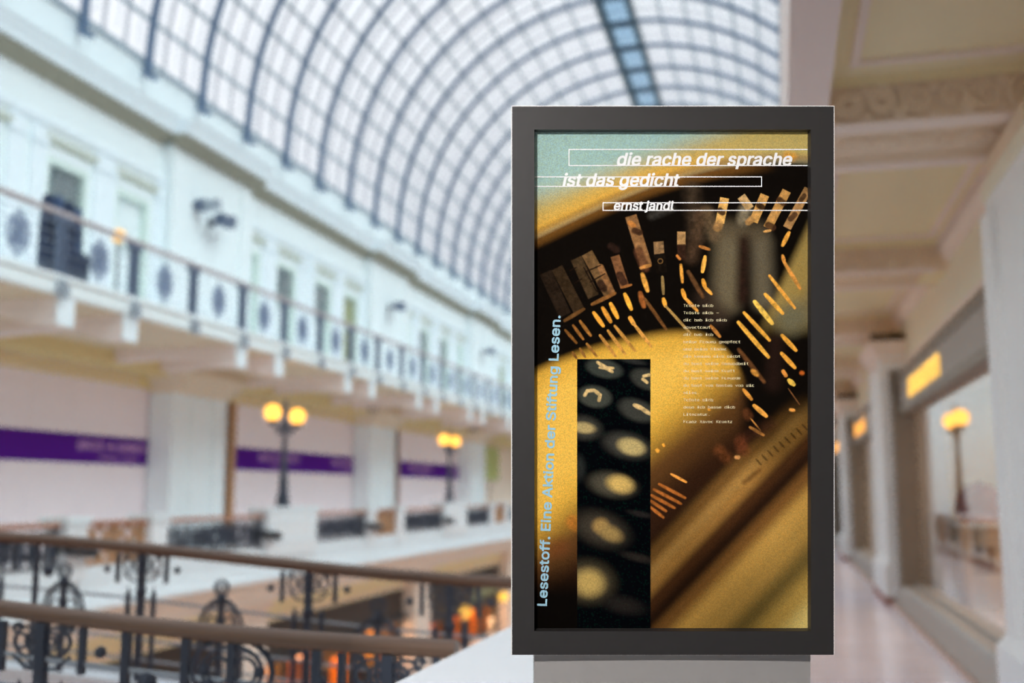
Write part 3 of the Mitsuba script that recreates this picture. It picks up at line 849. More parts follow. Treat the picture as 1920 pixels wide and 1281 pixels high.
def bridge_railing(Y, label, clusters, domes, bars, low, scale):
    r = thing('bridge_railing', label, 'railing', 'railings of the footbridge')
    bb = -0.80 if Y > 5 else -0.86
    pts = [(x, Y, bzs(x)) for x in bxs]
    hr = MB().tube(pts, 0.036 * (1.0 if Y > 5 else 0.88), 10)
    part(r, 'handrail', shp(hr, 'm_handrail', 50), label='brown wooden handrail')
    for dz in low:
        part(r, 'cable', shp(along(Y - 0.004, Y + 0.004, dz + 0.008, dz - 0.008), 'm_ironlight'))
    for x in clusters:
        z = bzs(x)
        p = part(r, 'post', shp(MB().box(-0.019, 0.019, -0.019, 0.019, bb, -0.03).lathe([(0, -0.30), (0.03, -0.29), (0.036, -0.26), (0.02, -0.23), (0, -0.23)], n=8), 'm_iron'), (x, Y, z))
        c = MB()
        for s1 in (-1, 1):
            for q, rr in ((0.042, 0.034), (0.042, 0.016), (0.068, 0.058), (0.100, 0.030)):
                c.ring((s1 * q * scale, 0, -0.100), rr * scale, 0.0065, 'xz', 14, 4)
            c.tube([(0, 0, -0.20), (s1 * 0.07 * scale, 0, -0.195), (s1 * 0.13 * scale, 0, -0.15)], 0.008, 4)
            c.spiral((s1 * 0.118 * scale, 0, -0.055), 0.022, 0.006, 0, 9, 0.006, 'xz')
        part(p, 'ring_cluster', shp(c, 'm_iron'), (x, Y, z))
        for s1 in (-1, 1):
            part(r, 'hanger', shp(MB().box(-0.011, 0.011, -0.011, 0.011, -0.21, -0.03).sphere((s1 * 0.075, 0, -0.13), 0.022, 1), 'm_iron'), (x + s1 * 0.17, Y, z))
            part(r, 'spindle', shp(MB().lathe([(0, bb), (0.017, bb), (0.017, -0.28), (0.0, -0.23)], n=8), 'm_iron'), (x + s1 * 0.088, Y, z))
    for x in domes:
        z = bzs(x)
        if Y > 5:
            d = MB().arc((0, 0, -0.41), 0.14, 0.012, 0, PI, 'xz', 16, 5).arc((0, 0, -0.41), 0.11, 0.007, 0, PI, 'xz', 14, 4)
            d.box(-0.015, 0.015, -0.015, 0.015, bb, -0.24).ring((0, 0, -0.185), 0.045, 0.010, 'xz', 12, 4).ring((0, 0, -0.185), 0.02, 0.007, 'xz', 8, 4)
            d.lathe([(0, -0.27), (0.036, -0.26), (0.024, -0.22), (0, -0.21)], n=8)
            for s1 in (-1, 1):
                d.ring((s1 * 0.055, 0, -0.39), 0.034, 0.008, 'xz', 10, 4).tube([(s1 * 0.04, 0, -0.26), (s1 * 0.09, 0, -0.30), (s1 * 0.12, 0, -0.34)], 0.015, 4)
                d.box(s1 * 0.14 - 0.012, s1 * 0.14 + 0.012, -0.012, 0.012, bb, -0.40)
        else:
            d = MB().ring((0, 0, -0.125), 0.155, 0.010, 'xz', 22, 5, 0.72).ring((0, 0, -0.125), 0.115, 0.008, 'xz', 18, 4, 0.72)
            for s1 in (-1, 1):
                d.ring((s1 * 0.05, 0, -0.125), 0.045, 0.007, 'xz', 12, 4).sphere((s1 * 0.105, 0, -0.125), 0.02, 1)
            d.box(-0.014, 0.014, -0.014, 0.014, bb, -0.03)
        part(r, 'dome_ornament', shp(d, 'm_iron'), (x, Y, z))
    for x in bars:
        part(r, 'upright', shp(MB().box(-0.014, 0.014, -0.014, 0.014, bb, -0.03), 'm_iron'), (x, Y, bzs(x)))
        part(r, 'stud', shp(MB().sphere((0.09, 0, -0.20), 0.035, 1), 'm_iron'), (x, Y, bzs(x)))
    return r


bridge_railing(FY, 'far railing of the footbridge, wrought iron with brown handrail, higher in the photo', [-3.86 - 1.1 * k for k in range(7, 0, -1)] + [-3.86, -2.74, -1.86], [-3.31 - 1.1 * k for k in range(7, 0, -1)] + [-3.31, -2.30], [-4.62, -1.42],
               (-0.31, -0.43, -0.55, -0.67, -0.76), 1.0)
bridge_railing(NY, 'near railing of the footbridge, wrought iron with brown handrail, lowest in the photo', [-10.35, -8.81, -7.27, -5.73, -4.19, -2.65, -1.30], [-9.58, -8.04, -6.5, -4.96, -3.42, -1.88], [-2.30, -2.06, -1.56],
               (-0.16, -0.27, -0.38, -0.49, -0.60), 0.92)

# ------------------------------------------------------------------ the near side: parapet, floor, lamps
pw = thing('parapet', 'broad smooth white parapet at the edge of the near gallery, beside the display', 'parapet')
part(pw, 'coping', shp(MB().prism([(-1.06, 0.96), (-1.05, 1.02), (-1.03, 1.04), (-0.64, 1.04), (-0.62, 1.02), (-0.61, 0.96)], YB, YE), 'm_coping'))
part(pw, 'wall', shp(MB().box(-1.01, -0.66, YB, YE, 0.0, 0.96), 'm_coping'))
part(pw, 'skirting', shp(MB().box(-0.66, -0.63, 8.0, YE, 0.0, 0.10), 'm_plinth'), label='dark red skirting')
for k in range(12):
    y = 18.0 + 3.6 * k
    part(pw, 'grille', shp(scrollwork(y, y + 1.0, 0.30, 0.86), 'm_iron'), (-0.64, 0, 0), label='black iron scroll panel on the gallery side')
    lt = MB().box(-0.66, -0.62, y + 1.7, y + 3.0, 0.22, 0.30).box(-0.66, -0.62, y + 1.7, y + 3.0, 0.84, 0.92)
    for q in range(5):
        lt.box(-0.655, -0.625, y + 1.72 + 0.3 * q, y + 1.80 + 0.3 * q, 0.30, 0.84)
    part(pw, 'lattice', shp(lt, 'm_wood'), label='brown wooden lattice on the gallery side')
fr_ = struct('floor', 'glossy rose grey marble floor of the near gallery')
part(fr_, 'marble', shp(MB().box(-1.1, 1.85, YB, YE, -0.45, 0.0), 'm_floor'))
for i, y in enumerate((29.1, 43.5, 57.9, 14.7, 0.3)):  # the last two posts are unseen, added to warm the near ceiling
    lamp(-0.84, y, 1.04, 'two-globe black lamp post on the near parapet, ' + ['mirrored large in the shop window', 'second one behind the display panel', 'third one behind the display panel', 'added behind the display to brighten the ceiling', 'added beside the viewer to brighten the ceiling'][i], 'lamp posts on the near parapet')

# ------------------------------------------------------------------ right side: wall, storefronts, pilasters, ceiling
GX = 1.78
RP = [7.29 + 9.9 * k for k in range(-2, 8)]             # pilaster centres
ORD = ['first', 'second', 'third', 'fourth', 'fifth', 'sixth', 'seventh', 'eighth', 'ninth', 'tenth']
wr = struct('wall_right', 'plastered wall above the storefronts on the right')
part(wr, 'frieze', shp(MB().box(1.84, 2.3, YB, YE, 3.27, 4.4), 'm_rwall'))
trim3 = struct('trim_3', 'pinkish mouldings along the top of the right wall')
part(trim3, 'mould', shp(MB().prism([(1.84, 4.02), (1.80, 4.03), (1.77, 4.10), (1.74, 4.12), (1.74, 4.16), (1.84, 4.16)], YB, YE), 'm_ceilmould'))
part(trim3, 'mould', shp(MB().prism([(1.84, 3.36), (1.80, 3.37), (1.79, 3.43), (1.84, 3.45)], YB, YE), 'm_ceilmould'))
for i, yc in enumerate(RP):
    y0, y1 = yc - 0.99, yc + 0.99 - (0.22 if i == 2 else 0.0)
    nm = {2: 'big white pilaster at the right edge of the photo', 3: 'white pilaster between the nearest and the second storefront', 4: 'white pilaster between the second and third storefronts'}.get(i, 'white pilaster on the right, ' + ('behind the viewer, ' + ORD[i] if i < 2 else 'far along, ' + ORD[i - 5] + ' after the third storefront'))
    p = thing('pilaster', nm, 'pilaster', 'pilasters on the right wall')
    sh = MB().box(1.50, 2.3, y0, y1, 0.0, 3.26).box(1.50, 1.835, y0, y1, 3.26, 3.62).box(1.46, 1.5, y0, y0 + 0.35, 0.62, 3.5).box(1.46, 1.5, y1 - 0.35, y1, 0.62, 3.5)
    part(p, 'shaft', shp(sh, 'm_rpier'))
    part(p, 'plinth', shp(MB().prism([(1.40, 0.1), (1.40, 0.52), (1.44, 0.56), (1.48, 0.62), (2.2, 0.62), (2.2, 0.1)], y0 - 0.05, y1 + 0.05), 'm_rpier'))
    part(p, 'foot', shp(MB().box(1.38, 2.2, y0 - 0.06, y1 + 0.06, 0.0, 0.1), 'm_plinth'), label='dark red stone foot')
    cp = MB()
    for e, z0, z1 in ((0.02, 3.62, 3.74),) if i == 2 else ((0.03, 3.42, 3.48), (0.06, 3.52, 3.58), (0.12, 3.58, 3.66), (0.18, 3.66, 3.74)):
        cp.box(1.50 - e, 1.835, y0 - 0.25 * e, y1 + 0.25 * e, z0, z1)
    part(p, 'capital', shp(cp, 'm_rwall' if i == 2 else 'm_ceilmould'), label='stepped capital')
    bp2 = [(1.835, 3.74), (1.55, 3.74), (1.50, 3.78), (1.50, 3.90), (1.835, 3.90)]
    part(p, 'impost', shp(MB().prism(bp2, y0 + 0.42, y1 - 0.1), 'm_ceilbeam'))
    if i == 1 or 2 < i < 7:  # the lit one behind the viewer is added to brighten the near ceiling
        uplight(1.60, y0 + 0.18, 3.74, 0.46, 'dark bronze uplight on the capital of the pilaster ' + ['behind the viewer, added for ceiling light', 'at the right edge of the photo', 'after the nearest storefront', 'after the second storefront', 'after the third storefront', 'far along the right gallery'][i - 1], 'x', 'uplights on the right pilasters', 22.0 if i < 3 else 0.0)


def storefront(i, y0, y1, label):
    s = thing('storefront', label, 'storefront', 'storefronts of the right gallery')
    part(s, 'sill', shp(MB().prism([(1.48, 0.0), (1.50, 0.05), (1.58, 0.26), (1.60, 0.29), (2.0, 0.29), (2.0, 0.0)], y0, y1), 'm_sill'), label='grey stone sill')
    part(s, 'skirting', shp(MB().box(1.455, 1.49, y0, y1, 0.0, 0.045), 'm_skirt'))
    part(s, 'signboard', shp(MB().prism([(GX + 0.06, 2.70), (GX - 0.10, 2.74), (GX - 0.10, 3.10), (GX + 0.06, 3.10)], y0, y1), 'm_shopboard'), label='grey brown signboard')
    part(s, 'cornice', shp(MB().prism([(GX + 0.1, 3.10), (GX - 0.11, 3.10), (GX - 0.14, 3.16), (GX - 0.09, 3.24), (GX - 0.05, 3.28), (GX + 0.1, 3.28)], y0, y1), 'm_shopframe'))
    part(s, 'transom', shp(MB().prism([(GX + 0.05, 2.62), (GX - 0.12, 2.64), (GX - 0.12, 2.74), (GX + 0.05, 2.74)], y0, y1), 'm_shopframe'))
    part(s, 'jamb', shp(MB().box(GX - 0.10, GX + 0.08, y0, y0 + 0.12, 0.29, 2.70), 'm_shopframe'))
    j = part(s, 'jamb', shp(MB().box(GX - 0.20, GX + 0.08, y1 - 0.34, y1, 0.10, 3.24).box(GX - 0.24, GX - 0.02, y1 - 0.40, y1 - 0.30, 2.95, 3.26), 'm_shopframe'))
    part(s, 'bottom_rail', shp(MB().box(GX - 0.03, GX + 0.04, y0, y1, 0.27, 0.33), 'm_sill'))
    part(s, 'glass', shp(MB().add([[GX, y0 + 0.1, 0.3], [GX, y1 - 0.3, 0.3], [GX, y1 - 0.3, 2.7], [GX, y0 + 0.1, 2.7]], [[0, 1, 2, 3]]), 'm_glass'))
    return s


SIGN = 9.5
for i in range(1, 8):
    y0, y1 = RP[i] + 1.05, RP[i + 1] - 1.05
    nm = {1: 'storefront behind the big right pilaster, out of the photo', 2: 'nearest storefront with large window and glowing yellow sign', 3: 'second storefront with glowing orange yellow sign', 4: 'third storefront with a small orange glowing sign'}.get(i, ORD[i - 2] + ' storefront of the right gallery, mostly hidden by the display panel')
    s = storefront(i, y0, y1, nm)
    if i >= 2:
        v, f = lettering('anaumn' if i == 2 else ('bovoni' if i == 3 else 'ondara'), 0.30, True)
        w = v[:, 0].max() - v[:, 0].min()
        yy = y1 - 0.75
        if i == 2:
            a0, a1 = 14.75, 11.95
        else:
            a0, a1 = y1 - 0.9, y1 - 3.7
        vv = np.stack([GX - 0.106 - v[:, 2], a0 + (v[:, 0] - v[:, 0].min()) * (a1 - a0) / w, 2.80 + v[:, 1]], 1)
        d = shp((vv, f), None)
        d['emitter'] = {'type': 'area', 'sampling_weight': 0.25, 'radiance': rgb((1.25, 0.70, 0.13) if i == 2 else (1.3, 0.55, 0.10))}
        part(s, 'sign_lettering', d, label='glowing yellow letters')
    # shop room behind the glass
    part(struct('wall_shop_back'), 'face', shp(MB().box(6.4, 6.6, y0 - 0.4, y1 + 0.4, 0.0, 3.2), 'm_rwall'))
    part(struct('wall_shop_side'), 'face', shp(MB().box(2.32, 6.4, y1 + 0.35, y1 + 0.45, 0.02, 3.0), 'm_rwall'))
    part(struct('wall_shop_side'), 'face', shp(MB().box(2.32, 6.4, y0 - 0.45, y0 - 0.35, 0.02, 3.0), 'm_rwall'))
    part(struct('floor_shop'), 'face', shp(MB().box(1.85, 6.4, y0 - 0.45, y1 + 0.45, -0.2, 0.02), 'm_shopfloor'))
    r = struct('ceiling_shop')
    part(r, 'face', shp(MB().box(2.3, 6.4, y0 - 0.45, y1 + 0.45, 3.0, 3.2), 'm_rwall'))
    part(struct('ceiling_shop_edge'), 'face', shp(MB().box(1.86, 2.3, y0 - 0.0, y1 + 0.0, 3.0, 3.26), 'm_rwall'))
    if i in (2, 3):
        d = shp(MB().add([[3.6, y0 + 1.0, 2.98], [4.6, y0 + 1.0, 2.98], [4.6, y1 - 1.0, 2.98], [3.6, y1 - 1.0, 2.98]], [[0, 3, 2, 1]]), None)
        d['emitter'] = {'type': 'area', 'sampling_weight': 1.0, 'radiance': rgb((3.6, 2.7, 1.9))}
        part(r, 'light_panel', d, label='light panel in the shop ceiling')


ct = thing('counter', 'beige display counter with two square openings added in the nearest storefront to mimic window reflections', 'counter')  # added solid in place of the parapet mirrored in the glass
cx0, cx1, cy0, cy1 = 2.33, 3.35, 15.30, 16.12
fc = Polygon([(cx0, 0.02), (cx1, 0.02), (cx1, 1.10), (cx0, 1.10)])
for a_ in (2.42, 2.86):
    fc = fc.difference(sbox(a_, 0.50, a_ + 0.28, 0.86))
part(ct, 'front', shp(MB().poly(fc, cy0, cy0 + 0.5, 'y'), 'm_counter'))
part(ct, 'body', shp(MB().box(cx0, cx1, cy0 + 0.5, cy1, 0.02, 1.10), 'm_counter'))
part(ct, 'top', shp(MB().box(cx0 - 0.05, cx1 + 0.05, cy0 - 0.05, cy1, 1.10, 1.16), 'm_white'))
po = thing('pouf', 'rust brown leather pouf added on the beige counter to mimic a window reflection', 'pouf')  # added solid in place of a rounded brown reflection in the glass
part(po, 'cushion', shp(MB().lathe([(0, 0), (0.24, 0.0), (0.30, 0.10), (0.31, 0.22), (0.27, 0.38), (0.18, 0.48), (0.06, 0.52), (0, 0.52)], n=20), 'm_leather', 50), (2.62, 15.75, 1.16))
part(po, 'button', shp(MB().sphere((0, 0, 0), 0.03, 1), 'm_darkbrown'), (2.62, 15.75, 1.68))
pc = thing('picture', 'pale pink picture with orange upper edge added in the nearest storefront to mimic window reflections', 'picture')  # added sheet in place of the pink and orange reflection in the glass
part(pc, 'sheet', shp(MB().box(3.0, 3.9, 16.45, 16.49, 1.22, 1.86), 'm_pink'))
part(pc, 'top_band', shp(MB().box(3.0, 3.9, 16.44, 16.49, 1.86, 2.06), 'm_orange'))
cb = thing('cabinet', 'amber wooden cabinet against the back wall inside the nearest storefront', 'cabinet')
part(cb, 'body', shp(MB().box(5.7, 6.38, 9.0, 12.0, 0.02, 2.3), 'm_amber'))
for k in range(3):
    part(cb, 'door', shp(MB().box(5.66, 5.70, 9.05 + k, 9.97 + k, 0.15, 2.2), 'm_amber'))

# ceiling of the right gallery: edge beam, cross beams with reliefs, coffers
cr = struct('ceiling_right', 'tan coffered plaster ceiling of the near gallery')
ZB_, ZCF = 3.95, 4.25
part(cr, 'edge_beam', shp(MB().box(0.128, 0.376, YB, YE, ZB_ - 0.01, 5.38), 'm_edgebeam'))
part(cr, 'slab', shp(MB().box(0.2, 3.6, YB, YE, 4.6, 5.38), 'm_ceil'))
BEAMS = [7.62 + 4.95 * k for k in range(-3, 15)]


def relief(seed, w, n):
    m = MB()
    g = np.random.default_rng(seed)
    for k in range(n):
        x = -w / 2 + (k + 0.5) * w / n
        m.spiral((x, 0, 0), 0.10, 0.02, g.uniform(0, 6), g.uniform(0, 6) + 10, 0.028, 'xy', 20, 4)
        m.sphere((x + 0.5 * w / n, 0.08 * (-1) ** k, 0), 0.05, 1, (1, 1, 0.5)).sphere((x + 0.5 * w / n, -0.09 * (-1) ** k, 0), 0.035, 1, (1.4, 0.8, 0.5))
    return m


rel = relief(1, 1.05, 5)
rel_s = shp(rel, 'm_ceilbeam')
relf = rel.mesh()
relf_s = shp((np.stack([relf[0][:, 0], -np.abs(relf[0][:, 2]), relf[0][:, 1]], 1), relf[1]), 'm_ceilbeam')
beam = MB().box(0.376, 1.84, -0.525, 0.525, ZB_ + 0.05, 4.6)
for s1 in (-1, 1):
    beam.prism([(s1 * 0.525, ZB_ + 0.06), (s1 * 0.535, ZB_ + 0.02), (s1 * 0.50, ZB_ - 0.01), (s1 * 0.40, ZB_ - 0.01), (s1 * 0.36, ZB_ + 0.03), (s1 * 0.36, ZB_ + 0.06)], 0.376, 1.84, 'x')
    beam.prism([(s1 * 0.52, 4.19), (s1 * 0.56, 4.22), (s1 * 0.56, 4.26), (s1 * 0.52, 4.26)], 0.376, 1.84, 'x')
beam_s = shp(beam, 'm_ceilbeam')
lipm = MB()
for s1 in (-1, 1):
    lipm.prism([(s1 * 0.53, ZB_ + 0.025), (s1 * 0.545, ZB_), (s1 * 0.50, ZB_ - 0.02), (s1 * 0.40, ZB_ - 0.02), (s1 * 0.38, ZB_ + 0.0)], 0.376, 1.70, 'x')
lip_s = shp(lipm, 'm_ceilmould')
vol_s = shp(MB().spiral((0, 0, 0), 0.14, 0.02, 0, 14, 0.026, 'xz', 30, 5).sphere((0, 0, 0), 0.03, 1), 'm_ceilbeam')
blk_s = shp(MB().prism([(1.84, 3.945), (1.62, 3.95), (1.70, 4.19), (1.84, 4.19)], -0.50, 0.50), 'm_ceil')
for y in BEAMS:
    b = part(cr, 'beam', beam_s, (0, y, 0))
    part(b, 'lip', lip_s, (0, y, 0))
    part(b, 'soffit_relief', rel_s, (1.02, y, ZB_ + 0.045), label='carved scroll ornament')
    part(b, 'front_relief', relf_s, (0.95, y - 0.535, 4.09), label='carved scroll ornament')
    part(b, 'volute', vol_s, (1.62, y - 0.54, 4.08))
    part(cr, 'beam_block', blk_s, (0, y, 0))
cof = MB().box(0.376, 1.84, 0.525, 4.425, ZCF, ZCF + 0.3)
cof_s = shp(cof, 'm_ceil')


def frame(x0, x1, y0, y1, z, w, d):
    return MB().box(x0, x0 + w, y0, y1, z - d, z).box(x1 - w, x1, y0, y1, z - d, z).box(x0 + w, x1 - w, y0, y0 + w, z - d, z).box(x0 + w, x1 - w, y1 - w, y1, z - d, z)


fo_s = shp(frame(0.376, 1.84, 0.525, 4.425, ZCF, 0.06, 0.05), 'm_ceil')
fi_s = shp(frame(0.52, 1.66, 0.85, 4.10, ZCF, 0.055, 0.035), 'm_ceilmould')
for y in BEAMS[:-1]:
    c = part(cr, 'coffer', cof_s, (0, y, 0))
    part(c, 'outer_frame', fo_s, (0, y, 0))
    part(c, 'inner_frame', fi_s, (0, y, 0))
    part(cr, 'wall_mould', shp(MB().box(1.72, 1.78, y + 0.55, y + 4.4, ZCF - 0.06, ZCF), 'm_ceilmould'))

# upper storey on the right and the ends of the hall
wru = struct('wall_right_upper')
part(wru, 'wall_face', shp(MB().box(3.4, 3.8, YB, YE, 5.3, 11.2), 'm_wall'))
part(wru, 'attic', shp(MB().box(4.44, 5.1, YB, YE, 10.9, 13.72), 'm_wall'))
part(wru, 'ledge', shp(MB().box(3.0, 4.5, YB, YE, 11.1, 11.4), 'm_wall'))
for nm, y0, y1 in (('wall_back', YB - 0.3, YB), ('wall_far', YE, YE + 0.3)):
    w_ = struct(nm)
    a = np.linspace(0, PI, 40)
    arch = [(5.1, -5.4), (5.1, ZC)] + [(AX + (RV + 0.4) * math.cos(t), ZC + (RV + 0.4) * math.sin(t)) for t in a] + [(-17.6, ZC), (-17.6, -5.4)]
    part(w_, 'wall_face', shp(MB().poly(Polygon(arch), y0, y1, 'y'), 'm_wall'))
part(struct('wall_right_ground'), 'wall_face', shp(MB().box(0.2, 0.5, YB, YE, -5.4, -0.4), 'm_rosecream'))

# ------------------------------------------------------------------ the display panel
# built in its own frame: millimetres right of / above the point two metres straight ahead; u, v below are the poster's print coordinates


def X(u):
    return (u - 960.0) * 0.001


def Y(v):
    return (640.5 - v) * 0.001


dp = thing('advertising_display', 'tall dark grey advertising display with a golden typewriter poster on a grey stand', 'advertising display')
REC = 0.022
L, R, B, Tp = X(958.5), X(1565), Y(1228.5), Y(198)
l, r, b, t = X(1002), X(1520.5), Y(1184), Y(243)
front = Polygon([(L + 0.0017, B + 0.0005), (R - 0.0017, B + 0.0005), (R - 0.0017, Tp - 0.0017), (L + 0.0017, Tp - 0.0017)], [[(l, b), (r, b), (r, t), (l, t)]])
fm = trimesh.creation.extrude_polygon(front, 0.030, engine='earcut')
part(dp, 'frame', shp((np.array(fm.vertices) + [0, 0, -0.030], np.array(fm.faces)), 'm_panelframe'), PANEL)
rim = Polygon([(L, B), (R, B), (R, Tp), (L, Tp)], [[(L + 0.0017, B + 0.0005), (R - 0.0017, B + 0.0005), (R - 0.0017, Tp - 0.0017), (L + 0.0017, Tp - 0.0017)]])
rm = trimesh.creation.extrude_polygon(rim, 0.066, engine='earcut')
part(dp, 'rim', shp((np.array(rm.vertices) + [0, 0, -0.067], np.array(rm.faces)), 'm_panelrim'), PANEL, label='thin light metal rim')
part(dp, 'back', shp(MB().box(L + 0.0017, R - 0.0017, B + 0.0017, Tp - 0.0017, -0.067, -0.030), 'm_panelframe'), PANEL)
# convex stand
ns = 24
xs = np.linspace(l, X(1520), ns + 1) * 1.0215
bow = -0.0445 + 0.0085 * (1 - np.linspace(-1, 1, ns + 1) ** 2)
prof = [(x, z) for x, z in zip(xs, bow)] + [(xs[-1], -0.15), (xs[0], -0.15)]
pg = Polygon(prof)
sm = trimesh.creation.extrude_polygon(pg, 1.32, engine='earcut')
v = np.array(sm.vertices)
ybot = -(EYE + FOCUS * SP) / CP
v = np.stack([v[:, 0], v[:, 2] / 1.32 * (B - ybot) + ybot, v[:, 1]], 1)
part(dp, 'stand', shp((v, np.array(sm.faces)[:, ::-1]), 'm_stand', 25), PANEL, label='grey convex stand')
part(dp, 'neck', shp(MB().box(l + 0.02, X(1500), B - 0.06, B + 0.12, -0.12, -0.066), 'm_panelframe'), PANEL)
c0 = pworld((l + r) / 2, ybot, -0.1)
fx = MB().box(-0.30, 0.30, -0.20, 0.14, 0.0, 0.012).mesh()
rot = np.array([[CY, -SY, 0], [SY, CY, 0], [0, 0, 1.0]])
part(dp, 'foot_plate', shp((fx[0] @ rot.T + [c0[0], c0[1], 0.0], fx[1]), 'm_panelframe'))

# --- the print: a close photograph of an old typewriter, soft shapes and strokes in print coordinates
PRINT = 1.0


def C3(c):
    return mi.Color3f(*[float(min(0.97, x * PRINT)) for x in lin(*c)])


def fit(pts, deg):
    x = (np.array([p[0] for p in pts], float) - 1260) / 260
    return [float(k) for k in np.polyfit(x, [p[1] for p in pts], deg)]


DARK_EDGE = fit([(1002, 446), (1050, 424), (1100, 400), (1150, 377), (1200, 356), (1250, 339), (1300, 324), (1350, 313), (1400, 305), (1450, 301), (1520, 303)], 4)
BLOB_TOP = fit([(1002, 699), (1060, 674), (1130, 652), (1200, 634), (1260, 626), (1310, 629), (1350, 646), (1380, 676), (1410, 726)], 5)
# capsule strokes: x0, y0, x1, y1, radius, softness, colour, strength
ST = []


def st(x0, y0, x1, y1, rad, soft, col, k=1.0):
    ST.append((x0, y0, x1, y1, rad, soft, col, k))


GOLD, AMB, BRN, DBR, SLG = (245, 168, 62), (215, 140, 60), (130, 84, 42), (70, 42, 22), (165, 120, 72)
BLK = (16, 12, 9)
# grey type guide in the middle, soft
st(1372, 450, 1366, 560, 24, 34, (112, 100, 76), 0.95)
st(1432, 455, 1436, 560, 18, 30, (104, 94, 74), 0.95)
st(1345, 428, 1425, 434, 16, 34, (92, 80, 60), 0.85)
st(1300, 350, 1310, 440, 12, 26, (70, 56, 42), 0.8)
st(1318, 400, 1300, 480, 10, 22, (84, 62, 44), 0.7)
st(1399, 450, 1396, 560, 9, 24, (40, 19, 15), 0.95)
st(1402, 392, 1398, 410, 10, 14, (150, 136, 108), 0.8)
st(1330, 395, 1345, 440, 9, 18, (110, 88, 62), 0.8)
st(1225, 402, 1262, 388, 6, 12, (62, 58, 52), 0.9)
st(1488, 598, 1500, 590, 26, 34, (112, 106, 80), 0.95)
st(1516, 575, 1530, 540, 10, 26, (120, 106, 72), 0.8)
st(1460, 640, 1455, 720, 14, 26, (44, 28, 22), 0.7)
st(1350, 590, 1330, 560, 20, 30, (60, 46, 36), 0.7)
# slugs on the left, dim
for (a, bq, c, d, w, col) in ((1026, 515, 1058, 585, 12, (38, 28, 20)), (1048, 506, 1084, 576, 11, (54, 40, 26)), (1084, 488, 1112, 550, 11, (66, 50, 32)), (1105, 478, 1142, 545, 11, (112, 84, 52)), (1128, 500, 1148, 545, 6, (140, 98, 60))):
    st(a, bq, c, d, w, 3, col)
for (a, bq, c, d) in ((1070, 506, 1082, 500), (1078, 530, 1092, 522), (1100, 508, 1128, 496), (1108, 528, 1136, 512), (1036, 545, 1050, 540), (1096, 500, 1120, 545), (1122, 545, 1132, 540)):
    st(a, bq, c, d, 1.5, 2, (30, 20, 14), 0.9)
st(1128, 530, 1134, 540, 7, 4, (48, 30, 22), 0.9)
st(1112, 570, 1155, 549, 3.5, 3, (140, 92, 46))
st(1060, 601, 1096, 579, 3.5, 3, (104, 70, 36))
st(1157, 484, 1172, 532, 8.5, 3, (128, 86, 54))
st(1164, 515, 1172, 528, 7, 3, (50, 30, 22), 0.9)
st(1168, 538, 1186, 533, 2.5, 2, (165, 105, 55))
st(1148, 460, 1158, 466, 7, 4, (40, 26, 20), 0.9)
# upright slugs
st(1187, 408, 1213, 492, 11, 3, (146, 104, 64))
st(1184, 416, 1190, 420, 5, 3, (200, 128, 60), 0.8)
st(1192, 430, 1202, 434, 6, 4, (60, 36, 24), 0.9)
st(1200, 470, 1212, 500, 9, 6, (92, 56, 36), 0.8)
st(1204, 501, 1222, 496, 3.5, 2.5, (205, 140, 72))
st(1207, 513, 1217, 544, 4.5, 3, (240, 170, 74))
st(1203, 549, 1210, 574, 5, 4, (158, 92, 44), 0.9)
st(1212, 560, 1252, 617, 3, 3, (128, 84, 44), 0.9)
st(1238, 457, 1239, 472, 9.5, 2.5, (146, 112, 74))
st(1240, 480, 1243, 504, 10.5, 2, (24, 18, 13))
st(1241, 488, 1241.2, 488, 5.5, 1.5, (120, 88, 50), 0.8)
st(1241, 488, 1241.2, 488, 3.4, 1.5, (22, 16, 12))
st(1245, 518, 1247, 550, 3, 2, (150, 122, 74))
st(1247, 560, 1251, 573, 4, 2.5, GOLD)
st(1251, 573, 1298, 625, 2.6, 2, (178, 140, 78))
st(1281, 438, 1281, 452, 8, 2, (172, 132, 84))
st(1281, 462, 1282, 480, 8, 3, (54, 34, 24), 0.9)
st(1273, 478, 1278, 484, 2.5, 2, (225, 140, 66))
st(1280, 495, 1283, 528, 3, 2.5, (232, 160, 66))
st(1283, 543, 1288, 558, 4, 2, GOLD)
st(1288, 558, 1311, 582, 3.2, 2.2, (235, 162, 68))
st(1294, 508, 1322, 556, 4, 4, (104, 70, 40), 0.9)
st(1362, 374, 1355, 410, 8.5, 2, (222, 172, 96))
st(1354, 392, 1359, 396, 6, 3, (52, 32, 20), 0.95)
st(1352, 418, 1350, 424, 8, 5, (180, 134, 80), 0.8)
st(1398, 370, 1408, 384, 8, 2.5, (198, 160, 106))
st(1437, 368, 1420, 408, 8.5, 2.2, (206, 154, 84))
st(1428, 382, 1434, 386, 6, 3, (44, 27, 18), 0.95)
st(1415, 408, 1408, 414, 6, 4, (196, 146, 84), 0.8)
st(1478, 360, 1447, 420, 8.5, 2.2, (192, 142, 78))
st(1467, 372, 1475, 378, 6, 3, (62, 38, 24), 0.9)
st(1446, 420, 1454, 424, 6.5, 3, (66, 42, 28), 0.9)
st(1438, 432, 1450, 430, 2.5, 2, (214, 160, 92))
st(1519, 356, 1484, 420, 8, 2.2, (172, 128, 78))
st(1508, 372, 1514, 364, 4.5, 2.5, (70, 46, 28), 0.9)
st(1488, 408, 1496, 400, 5.5, 3, (70, 44, 28), 0.9)
st(1485, 434, 1473, 458, 4, 2.2, (238, 166, 68))
st(1473, 478, 1476, 490, 3.5, 2, (225, 150, 66))
st(1476, 490, 1506, 540, 3.6, 2.4, (222, 152, 70))
st(1316, 460, 1334, 466, 3, 2, (190, 122, 60))
st(1326, 480, 1321, 508, 4, 2, (246, 178, 78))
st(1322, 524, 1326, 538, 4, 2, GOLD)
